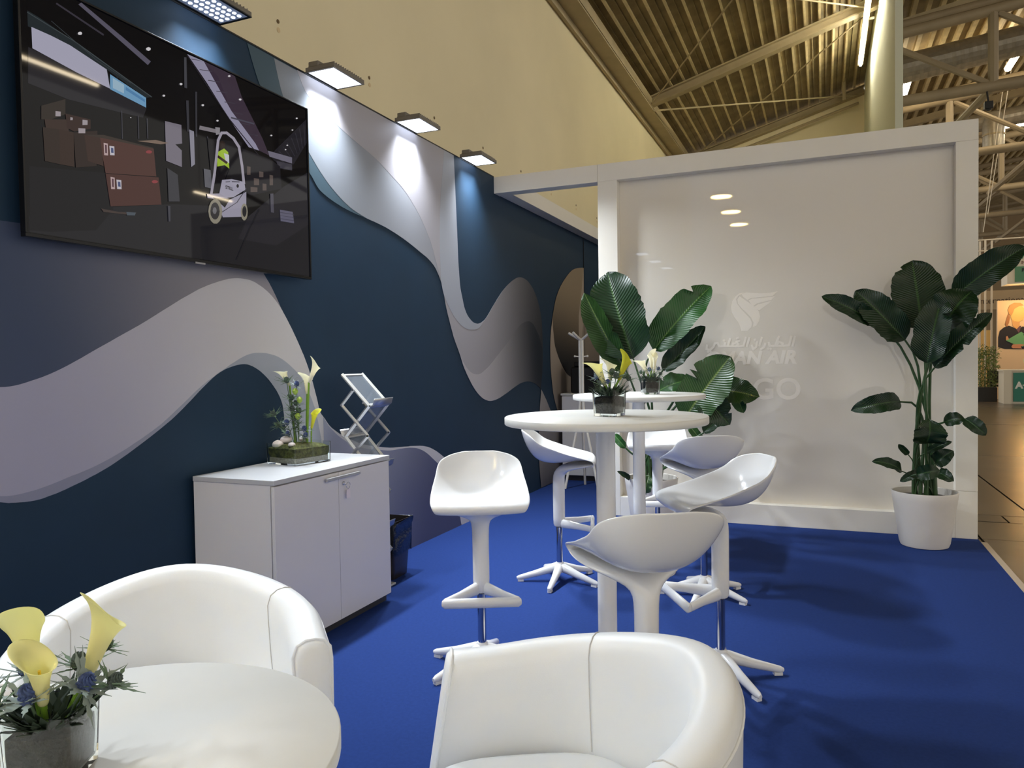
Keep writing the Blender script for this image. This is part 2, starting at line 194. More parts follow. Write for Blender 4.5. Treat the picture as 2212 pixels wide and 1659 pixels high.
('veil_dark',(70,92,106),(70,92,106),((0,0),(0,1)),[(3.064,2.994),(3.069,2.981),(3.077,2.962),(3.086,2.94),(3.095,2.918),(3.104,2.897),(3.115,2.875),(3.126,2.852),(3.138,2.829),(3.152,2.807),(3.166,2.786),(3.182,2.763),(3.2,2.736),(3.221,2.7),(3.246,2.657),(3.27,2.617),(3.286,2.588),(3.313,2.572),(3.353,2.549),(3.398,2.523),(3.437,2.501),(3.469,2.483),(3.499,2.468),(3.526,2.453),(3.552,2.436),(3.575,2.417),(3.594,2.396),(3.614,2.376),(3.641,2.358),(3.676,2.344),(3.717,2.331),(3.761,2.32),(3.804,2.311),(3.848,2.302),(3.893,2.296),(3.938,2.29),(3.98,2.286),(4.018,2.283),(4.052,2.281),(4.087,2.279),(4.128,2.276),(4.176,2.273),(4.23,2.268),(4.287,2.263),(4.345,2.256),(4.403,2.247),(4.463,2.236),(4.524,2.224),(4.584,2.211),(4.645,2.196),(4.707,2.18),(4.766,2.163),(4.818,2.148),(4.857,2.137),(4.888,2.129),(4.914,2.121),(4.941,2.111),(4.97,2.099),(4.997,2.086),(5.023,2.072),(5.048,2.054),(5.072,2.031),(5.097,2.006),(5.119,1.979),(5.137,1.954),(5.151,1.931),(5.16,1.91),(5.168,1.888),(5.176,1.866),(5.184,1.841),(5.192,1.816),(5.201,1.789),(5.211,1.763),(5.223,1.737),(5.236,1.71),(5.251,1.683),(5.266,1.654),(5.281,1.624),(5.298,1.593),(5.315,1.561),(5.334,1.529),(5.357,1.498),(5.382,1.466),(5.407,1.434),(5.43,1.403),(5.449,1.375),(5.466,1.347),(5.482,1.32),(5.502,1.293),(5.527,1.264),(5.554,1.235),(5.583,1.206),(5.611,1.179),(5.638,1.154),(5.666,1.131),(5.694,1.109),(5.722,1.089),(5.75,1.071),(5.778,1.055),(5.806,1.041),(5.834,1.028),(5.86,1.018),(5.887,1.009),(5.912,1.002),(5.938,0.997),(5.962,0.992),(5.984,0.988),(6.008,0.986),(6.036,0.985),(6.07,0.986),(6.107,0.988),(6.147,0.992),(6.19,0.998),(6.237,1.006),(6.288,1.017),(6.341,1.029),(6.391,1.04),(6.44,1.052),(6.487,1.064),(6.533,1.076),(6.578,1.087),(6.621,1.097),(6.662,1.106),(6.703,1.115),(6.745,1.122),(6.791,1.127),(6.838,1.131),(6.886,1.133),(6.931,1.133),(6.974,1.131),(7.015,1.127),(7.055,1.122),(7.092,1.115),(7.125,1.108),(7.155,1.1),(7.183,1.09),(7.21,1.081),(7.237,1.071),(7.264,1.061),(7.287,1.051),(7.303,1.044),(7.313,1.075),(7.326,1.12),(7.341,1.17),(7.353,1.218),(7.363,1.261),(7.371,1.303),(7.378,1.347),(7.382,1.394),(7.383,1.447),(7.383,1.504),(7.38,1.561),(7.377,1.614),(7.373,1.662),(7.369,1.707),(7.362,1.749),(7.351,1.791),(7.334,1.832),(7.314,1.871),(7.291,1.909),(7.266,1.943),(7.24,1.975),(7.211,2.004),(7.181,2.031),(7.15,2.055),(7.116,2.078),(7.08,2.097),(7.043,2.114),(7.01,2.128),(6.98,2.139),(6.952,2.146),(6.925,2.151),(6.898,2.155),(6.87,2.158),(6.842,2.16),(6.815,2.161),(6.788,2.16),(6.762,2.158),(6.737,2.155),(6.711,2.15),(6.679,2.142),(6.642,2.13),(6.601,2.116),(6.558,2.1),(6.516,2.082),(6.473,2.063),(6.429,2.041),(6.386,2.018),(6.347,1.996),(6.311,1.975),(6.278,1.953),(6.247,1.931),(6.216,1.91),(6.186,1.888),(6.156,1.867),(6.127,1.846),(6.1,1.826),(6.075,1.807),(6.052,1.789),(6.03,1.772),(6.007,1.755),(5.984,1.739),(5.962,1.724),(5.94,1.71),(5.917,1.698),(5.895,1.688),(5.873,1.68),(5.851,1.674),(5.831,1.67),(5.812,1.666),(5.795,1.664),(5.779,1.662),(5.761,1.663),(5.741,1.664),(5.721,1.666),(5.7,1.67),(5.679,1.676),(5.658,1.684),(5.637,1.694),(5.616,1.705),(5.597,1.717),(5.58,1.73),(5.565,1.744),(5.551,1.759),(5.538,1.776),(5.527,1.794),(5.517,1.814),(5.508,1.835),(5.499,1.857),(5.489,1.88),(5.478,1.904),(5.468,1.93),(5.46,1.956),(5.455,1.984),(5.451,2.014),(5.447,2.043),(5.444,2.071),(5.441,2.096),(5.438,2.118),(5.435,2.142),(5.433,2.171),(5.431,2.204),(5.43,2.238),(5.428,2.28),(5.425,2.335),(5.421,2.407),(5.416,2.493),(5.411,2.584),(5.405,2.671),(5.4,2.761),(5.394,2.856),(5.389,2.94),(5.386,2.998)]),
('veil_light',(138,144,153),(152,154,162),((3.44,2.61),(5.05,2.12)),[(3.267,2.991),(3.271,2.978),(3.276,2.959),(3.283,2.937),(3.29,2.915),(3.297,2.893),(3.305,2.87),(3.314,2.846),(3.327,2.82),(3.341,2.793),(3.358,2.763),(3.379,2.731),(3.405,2.698),(3.438,2.662),(3.478,2.621),(3.519,2.582),(3.558,2.546),(3.59,2.517),(3.62,2.491),(3.649,2.468),(3.679,2.446),(3.711,2.424),(3.743,2.404),(3.776,2.386),(3.809,2.369),(3.843,2.353),(3.877,2.338),(3.912,2.325),(3.946,2.313),(3.981,2.304),(4.017,2.296),(4.05,2.29),(4.077,2.285),(4.097,2.282),(4.111,2.279),(4.121,2.277),(4.128,2.276),(4.165,2.273),(4.22,2.269),(4.284,2.263),(4.345,2.256),(4.403,2.247),(4.463,2.236),(4.524,2.224),(4.584,2.211),(4.645,2.196),(4.707,2.18),(4.766,2.163),(4.818,2.148),(4.857,2.137),(4.888,2.129),(4.914,2.121),(4.941,2.111),(4.97,2.099),(4.997,2.086),(5.023,2.072),(5.048,2.054),(5.072,2.031),(5.097,2.006),(5.119,1.979),(5.137,1.954),(5.151,1.931),(5.16,1.91),(5.168,1.888),(5.176,1.866),(5.184,1.841),(5.192,1.816),(5.201,1.789),(5.211,1.763),(5.223,1.737),(5.236,1.71),(5.251,1.683),(5.266,1.654),(5.281,1.624),(5.298,1.593),(5.315,1.561),(5.334,1.529),(5.357,1.498),(5.382,1.466),(5.407,1.434),(5.43,1.403),(5.449,1.375),(5.466,1.347),(5.482,1.32),(5.502,1.293),(5.527,1.264),(5.554,1.235),(5.583,1.206),(5.611,1.179),(5.638,1.154),(5.666,1.131),(5.694,1.109),(5.722,1.089),(5.75,1.071),(5.778,1.055),(5.806,1.041),(5.834,1.028),(5.86,1.018),(5.887,1.009),(5.912,1.002),(5.938,0.997),(5.962,0.992),(5.984,0.988),(6.008,0.986),(6.036,0.985),(6.07,0.986),(6.107,0.988),(6.147,0.992),(6.19,0.998),(6.237,1.006),(6.288,1.017),(6.341,1.029),(6.391,1.04),(6.44,1.052),(6.487,1.064),(6.533,1.076),(6.578,1.087),(6.621,1.097),(6.662,1.106),(6.703,1.115),(6.745,1.122),(6.791,1.127),(6.838,1.131),(6.886,1.133),(6.931,1.133),(6.974,1.131),(7.015,1.127),(7.055,1.122),(7.092,1.115),(7.125,1.108),(7.155,1.1),(7.183,1.09),(7.21,1.081),(7.237,1.071),(7.264,1.061),(7.287,1.051),(7.303,1.044),(7.313,1.075),(7.326,1.12),(7.341,1.17),(7.353,1.218),(7.363,1.261),(7.371,1.303),(7.378,1.347),(7.382,1.394),(7.383,1.447),(7.383,1.504),(7.38,1.561),(7.377,1.614),(7.373,1.662),(7.369,1.707),(7.362,1.749),(7.351,1.791),(7.334,1.832),(7.314,1.871),(7.291,1.909),(7.266,1.943),(7.24,1.975),(7.211,2.004),(7.181,2.031),(7.15,2.055),(7.116,2.078),(7.08,2.097),(7.043,2.114),(7.01,2.128),(6.98,2.139),(6.952,2.146),(6.925,2.151),(6.898,2.155),(6.87,2.158),(6.842,2.16),(6.815,2.161),(6.788,2.16),(6.762,2.158),(6.737,2.155),(6.711,2.15),(6.679,2.142),(6.642,2.13),(6.601,2.116),(6.558,2.1),(6.516,2.082),(6.473,2.063),(6.429,2.041),(6.386,2.018),(6.347,1.996),(6.311,1.975),(6.278,1.953),(6.247,1.931),(6.216,1.91),(6.186,1.888),(6.156,1.867),(6.127,1.846),(6.1,1.826),(6.075,1.807),(6.052,1.789),(6.03,1.772),(6.007,1.755),(5.984,1.739),(5.962,1.724),(5.94,1.71),(5.917,1.698),(5.895,1.688),(5.873,1.68),(5.851,1.674),(5.831,1.67),(5.812,1.666),(5.795,1.664),(5.779,1.662),(5.761,1.663),(5.741,1.664),(5.721,1.666),(5.7,1.67),(5.679,1.676),(5.658,1.684),(5.637,1.694),(5.616,1.705),(5.597,1.717),(5.58,1.73),(5.565,1.744),(5.551,1.759),(5.538,1.776),(5.527,1.794),(5.517,1.814),(5.508,1.835),(5.499,1.857),(5.489,1.88),(5.478,1.904),(5.468,1.93),(5.46,1.956),(5.455,1.984),(5.451,2.014),(5.447,2.043),(5.444,2.071),(5.441,2.096),(5.438,2.118),(5.435,2.142),(5.433,2.171),(5.431,2.204),(5.43,2.238),(5.428,2.28),(5.425,2.335),(5.421,2.407),(5.416,2.493),(5.411,2.584),(5.405,2.671),(5.4,2.761),(5.394,2.856),(5.389,2.94),(5.386,2.998)]),
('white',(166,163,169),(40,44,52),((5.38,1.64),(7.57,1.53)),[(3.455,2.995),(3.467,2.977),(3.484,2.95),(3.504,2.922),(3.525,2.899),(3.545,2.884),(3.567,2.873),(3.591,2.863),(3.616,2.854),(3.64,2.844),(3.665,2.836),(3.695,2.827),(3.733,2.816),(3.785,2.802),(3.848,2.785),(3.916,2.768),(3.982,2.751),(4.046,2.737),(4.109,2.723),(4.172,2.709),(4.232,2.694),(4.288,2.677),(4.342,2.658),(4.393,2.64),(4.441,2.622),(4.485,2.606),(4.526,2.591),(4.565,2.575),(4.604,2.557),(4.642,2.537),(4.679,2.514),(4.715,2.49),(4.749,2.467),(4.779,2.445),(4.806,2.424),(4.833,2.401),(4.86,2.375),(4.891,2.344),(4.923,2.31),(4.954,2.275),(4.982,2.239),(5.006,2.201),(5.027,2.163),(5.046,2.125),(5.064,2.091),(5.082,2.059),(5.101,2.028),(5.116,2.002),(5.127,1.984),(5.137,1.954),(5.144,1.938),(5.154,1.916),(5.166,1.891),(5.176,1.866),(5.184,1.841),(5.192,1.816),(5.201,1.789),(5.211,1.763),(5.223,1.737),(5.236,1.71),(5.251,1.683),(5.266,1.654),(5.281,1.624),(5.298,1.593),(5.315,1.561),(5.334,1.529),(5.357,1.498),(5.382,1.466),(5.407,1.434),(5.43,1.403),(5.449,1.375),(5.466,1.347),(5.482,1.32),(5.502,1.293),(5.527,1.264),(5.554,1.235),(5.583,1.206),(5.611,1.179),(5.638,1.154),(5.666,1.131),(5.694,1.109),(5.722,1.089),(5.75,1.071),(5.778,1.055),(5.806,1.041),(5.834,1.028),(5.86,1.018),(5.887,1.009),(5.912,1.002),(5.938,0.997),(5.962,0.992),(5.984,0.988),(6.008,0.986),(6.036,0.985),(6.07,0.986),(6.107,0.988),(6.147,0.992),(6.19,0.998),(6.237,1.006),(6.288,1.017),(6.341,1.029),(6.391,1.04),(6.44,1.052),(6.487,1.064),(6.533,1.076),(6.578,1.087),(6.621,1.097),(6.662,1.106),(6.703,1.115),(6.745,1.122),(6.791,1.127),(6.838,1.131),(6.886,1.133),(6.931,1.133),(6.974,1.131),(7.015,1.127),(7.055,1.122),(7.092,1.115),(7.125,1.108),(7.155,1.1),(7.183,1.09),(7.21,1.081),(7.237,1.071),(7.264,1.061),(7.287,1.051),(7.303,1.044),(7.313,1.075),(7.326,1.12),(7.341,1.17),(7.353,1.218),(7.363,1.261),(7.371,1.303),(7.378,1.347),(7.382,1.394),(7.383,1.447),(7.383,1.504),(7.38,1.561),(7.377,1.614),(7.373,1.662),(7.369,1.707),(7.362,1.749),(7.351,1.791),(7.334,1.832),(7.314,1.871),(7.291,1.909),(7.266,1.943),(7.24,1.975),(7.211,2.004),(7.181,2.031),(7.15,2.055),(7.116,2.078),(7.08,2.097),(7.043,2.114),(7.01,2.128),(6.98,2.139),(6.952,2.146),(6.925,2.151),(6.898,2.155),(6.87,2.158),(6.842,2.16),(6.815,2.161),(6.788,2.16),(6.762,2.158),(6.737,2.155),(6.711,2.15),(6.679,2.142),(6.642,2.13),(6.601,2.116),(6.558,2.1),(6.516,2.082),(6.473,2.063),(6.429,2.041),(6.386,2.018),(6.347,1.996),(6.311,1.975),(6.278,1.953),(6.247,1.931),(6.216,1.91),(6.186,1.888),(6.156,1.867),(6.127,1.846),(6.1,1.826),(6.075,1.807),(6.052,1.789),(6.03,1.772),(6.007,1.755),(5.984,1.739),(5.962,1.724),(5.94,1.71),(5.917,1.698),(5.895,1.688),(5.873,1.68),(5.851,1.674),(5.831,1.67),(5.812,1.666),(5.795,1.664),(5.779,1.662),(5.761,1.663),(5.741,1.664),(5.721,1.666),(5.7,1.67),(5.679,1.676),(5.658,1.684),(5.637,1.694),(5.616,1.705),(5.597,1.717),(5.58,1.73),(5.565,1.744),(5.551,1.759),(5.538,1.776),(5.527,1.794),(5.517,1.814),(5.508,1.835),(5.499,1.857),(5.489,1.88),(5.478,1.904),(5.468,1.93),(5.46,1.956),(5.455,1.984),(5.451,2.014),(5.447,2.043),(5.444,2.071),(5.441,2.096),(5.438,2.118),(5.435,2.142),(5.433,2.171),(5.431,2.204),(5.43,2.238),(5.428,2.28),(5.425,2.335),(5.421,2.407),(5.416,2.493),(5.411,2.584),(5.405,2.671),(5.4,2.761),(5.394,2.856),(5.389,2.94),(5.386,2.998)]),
('strip',(164,168,178),(166,170,181),((5.38,2.76),(5.51,1.65)),[(5.219,2.995),(5.214,2.965),(5.207,2.923),(5.199,2.874),(5.19,2.826),(5.18,2.78),(5.169,2.733),(5.159,2.681),(5.149,2.62),(5.141,2.546),(5.134,2.462),(5.128,2.374),(5.124,2.291),(5.123,2.205),(5.124,2.117),(5.126,2.038),(5.127,1.984),(5.129,1.976),(5.132,1.964),(5.136,1.951),(5.14,1.938),(5.145,1.925),(5.15,1.912),(5.156,1.898),(5.161,1.886),(5.167,1.875),(5.173,1.864),(5.179,1.855),(5.183,1.848),(5.198,1.832),(5.22,1.809),(5.246,1.783),(5.27,1.76),(5.293,1.741),(5.317,1.721),(5.342,1.703),(5.367,1.687),(5.393,1.672),(5.419,1.658),(5.446,1.646),(5.473,1.635),(5.5,1.626),(5.527,1.619),(5.553,1.613),(5.58,1.609),(5.607,1.606),(5.635,1.606),(5.662,1.607),(5.69,1.609),(5.72,1.611),(5.75,1.615),(5.781,1.62),(5.81,1.629),(5.841,1.644),(5.871,1.664),(5.898,1.684),(5.917,1.698),(5.901,1.692),(5.878,1.684),(5.853,1.676),(5.831,1.67),(5.812,1.666),(5.795,1.664),(5.779,1.662),(5.761,1.663),(5.741,1.664),(5.721,1.666),(5.7,1.67),(5.679,1.676),(5.658,1.684),(5.637,1.694),(5.616,1.705),(5.597,1.717),(5.58,1.73),(5.565,1.744),(5.551,1.759),(5.538,1.776),(5.527,1.794),(5.517,1.814),(5.508,1.835),(5.499,1.857),(5.489,1.88),(5.478,1.904),(5.468,1.93),(5.46,1.956),(5.455,1.984),(5.451,2.014),(5.447,2.043),(5.444,2.071),(5.441,2.096),(5.438,2.118),(5.435,2.142),(5.433,2.171),(5.431,2.204),(5.43,2.238),(5.428,2.28),(5.425,2.335),(5.421,2.407),(5.416,2.493),(5.411,2.584),(5.405,2.671),(5.4,2.761),(5.394,2.856),(5.389,2.94),(5.386,2.998)]),
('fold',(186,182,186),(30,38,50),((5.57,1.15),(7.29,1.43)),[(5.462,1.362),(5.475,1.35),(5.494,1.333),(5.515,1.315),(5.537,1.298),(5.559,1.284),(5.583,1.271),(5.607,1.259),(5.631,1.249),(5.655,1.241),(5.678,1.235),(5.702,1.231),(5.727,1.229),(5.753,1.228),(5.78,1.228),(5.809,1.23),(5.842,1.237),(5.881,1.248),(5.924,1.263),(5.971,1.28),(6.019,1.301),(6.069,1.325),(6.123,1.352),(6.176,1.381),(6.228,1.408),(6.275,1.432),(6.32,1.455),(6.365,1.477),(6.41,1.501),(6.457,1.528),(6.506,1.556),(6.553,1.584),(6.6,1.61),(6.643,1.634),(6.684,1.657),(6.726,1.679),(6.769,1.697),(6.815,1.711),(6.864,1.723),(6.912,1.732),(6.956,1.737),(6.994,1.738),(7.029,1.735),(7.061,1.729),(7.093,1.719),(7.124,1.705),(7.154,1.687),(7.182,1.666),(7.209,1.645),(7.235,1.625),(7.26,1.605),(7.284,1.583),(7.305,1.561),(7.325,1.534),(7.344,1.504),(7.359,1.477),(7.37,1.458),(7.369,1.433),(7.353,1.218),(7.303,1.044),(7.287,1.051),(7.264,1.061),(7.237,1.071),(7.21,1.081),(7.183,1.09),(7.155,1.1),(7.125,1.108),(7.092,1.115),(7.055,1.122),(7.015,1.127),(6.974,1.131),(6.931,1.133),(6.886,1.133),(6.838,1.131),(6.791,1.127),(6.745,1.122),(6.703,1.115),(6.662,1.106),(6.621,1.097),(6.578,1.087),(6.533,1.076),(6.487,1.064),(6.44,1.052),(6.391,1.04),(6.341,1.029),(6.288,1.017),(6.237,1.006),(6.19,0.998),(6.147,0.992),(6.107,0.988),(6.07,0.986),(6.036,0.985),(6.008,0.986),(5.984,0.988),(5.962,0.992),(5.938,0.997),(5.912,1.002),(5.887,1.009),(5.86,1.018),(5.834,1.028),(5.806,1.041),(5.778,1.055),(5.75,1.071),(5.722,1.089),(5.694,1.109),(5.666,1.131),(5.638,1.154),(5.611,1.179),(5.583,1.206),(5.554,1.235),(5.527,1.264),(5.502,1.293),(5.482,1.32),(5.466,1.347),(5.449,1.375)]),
('tan',(176,162,148),(140,132,126),((7.82,1.95),(7.92,0.71)),[(8.87,2.483),(8.847,2.481),(8.807,2.478),(8.758,2.473),(8.705,2.466),(8.644,2.457),(8.575,2.445),(8.505,2.431),(8.44,2.415),(8.381,2.394),(8.326,2.371),(8.271,2.346),(8.217,2.319),(8.161,2.289),(8.104,2.257),(8.05,2.224),(8.001,2.192),(7.958,2.161),(7.92,2.129),(7.885,2.098),(7.854,2.067),(7.828,2.038),(7.806,2.011),(7.787,1.982),(7.767,1.95),(7.746,1.913),(7.726,1.873),(7.707,1.832),(7.689,1.79),(7.672,1.749),(7.656,1.707),(7.641,1.665),(7.63,1.623),(7.621,1.583),(7.616,1.543),(7.612,1.502),(7.61,1.46),(7.609,1.415),(7.609,1.368),(7.612,1.321),(7.615,1.277),(7.621,1.236),(7.628,1.198),(7.636,1.161),(7.646,1.122),(7.657,1.081),(7.669,1.038),(7.682,0.996),(7.7,0.955),(7.721,0.916),(7.747,0.877),(7.774,0.84),(7.801,0.805),(7.826,0.773),(7.852,0.743),(7.878,0.713),(7.906,0.682),(7.938,0.645),(7.974,0.604),(8.006,0.566),(8.029,0.54),(8.828,0.468)]),
('lens',(150,134,112),(26,27,32),((8.41,2.26),(8.28,1.22)),[(8.87,2.483),(8.847,2.481),(8.807,2.478),(8.758,2.473),(8.705,2.466),(8.644,2.457),(8.575,2.445),(8.505,2.431),(8.44,2.415),(8.381,2.394),(8.326,2.371),(8.271,2.346),(8.217,2.319),(8.161,2.289),(8.104,2.257),(8.05,2.224),(8.001,2.192),(7.958,2.161),(7.92,2.129),(7.885,2.098),(7.854,2.067),(7.827,2.038),(7.806,2.01),(7.786,1.982),(7.767,1.95),(7.746,1.913),(7.725,1.873),(7.708,1.832),(7.698,1.791),(7.698,1.749),(7.706,1.705),(7.717,1.663),(7.728,1.624),(7.734,1.592),(7.741,1.563),(7.749,1.535),(7.762,1.508),(7.781,1.48),(7.803,1.452),(7.829,1.424),(7.857,1.396),(7.887,1.367),(7.921,1.338),(7.957,1.31),(7.995,1.282),(8.035,1.255),(8.078,1.229),(8.123,1.204),(8.172,1.182),(8.227,1.165),(8.287,1.15),(8.349,1.138),(8.412,1.128),(8.48,1.122),(8.553,1.119),(8.619,1.117),(8.665,1.116),(8.679,1.443),(8.635,1.701),(8.642,1.875),(8.705,2.042),(8.789,2.241)]),
('grey',(150,146,148),(110,108,112),((7.33,0.85),(7.74,0.05)),[(7.311,1.039),(7.302,1.005),(7.289,0.957),(7.275,0.903),(7.262,0.852),(7.252,0.804),(7.243,0.757),(7.234,0.709),(7.227,0.661),(7.22,0.612),(7.213,0.562),(7.208,0.514),(7.205,0.47),(7.205,0.43),(7.207,0.394),(7.209,0.359),(7.213,0.324),(7.217,0.287),(7.222,0.251),(7.228,0.214),(7.234,0.176),(7.243,0.131),(7.253,0.083),(7.262,0.04),(7.269,0.01),(8.673,0),(8.627,0.031),(8.561,0.084),(8.485,0.144),(8.408,0.202),(8.326,0.259),(8.238,0.318),(8.151,0.376),(8.074,0.43),(8.006,0.48),(7.943,0.528),(7.888,0.572),(7.839,0.609),(7.802,0.636),(7.774,0.656),(7.749,0.674),(7.719,0.696),(7.684,0.723),(7.647,0.753),(7.609,0.783),(7.574,0.813),(7.541,0.842),(7.51,0.872),(7.48,0.901),(7.448,0.93),(7.411,0.96),(7.371,0.992),(7.336,1.02)]),
('tan_far',(150,138,126),(120,110,102),((9.05,2.03),(9.11,1.09)),[(9.614,2.325),(9.587,2.318),(9.55,2.308),(9.505,2.295),(9.459,2.281),(9.408,2.266),(9.353,2.25),(9.297,2.231),(9.244,2.209),(9.193,2.182),(9.144,2.152),(9.097,2.12),(9.055,2.089),(9.019,2.061),(8.988,2.034),(8.96,2.005),(8.931,1.971),(8.902,1.927),(8.874,1.877),(8.848,1.826),(8.826,1.782),(8.811,1.748),(8.799,1.72),(8.79,1.691),(8.783,1.655),(8.775,1.608),(8.768,1.556),(8.764,1.5),(8.764,1.444),(8.768,1.387),(8.775,1.328),(8.786,1.269),(8.802,1.216),(8.827,1.164),(8.858,1.114),(8.889,1.071),(8.911,1.04),(9.554,0.958)]),
]
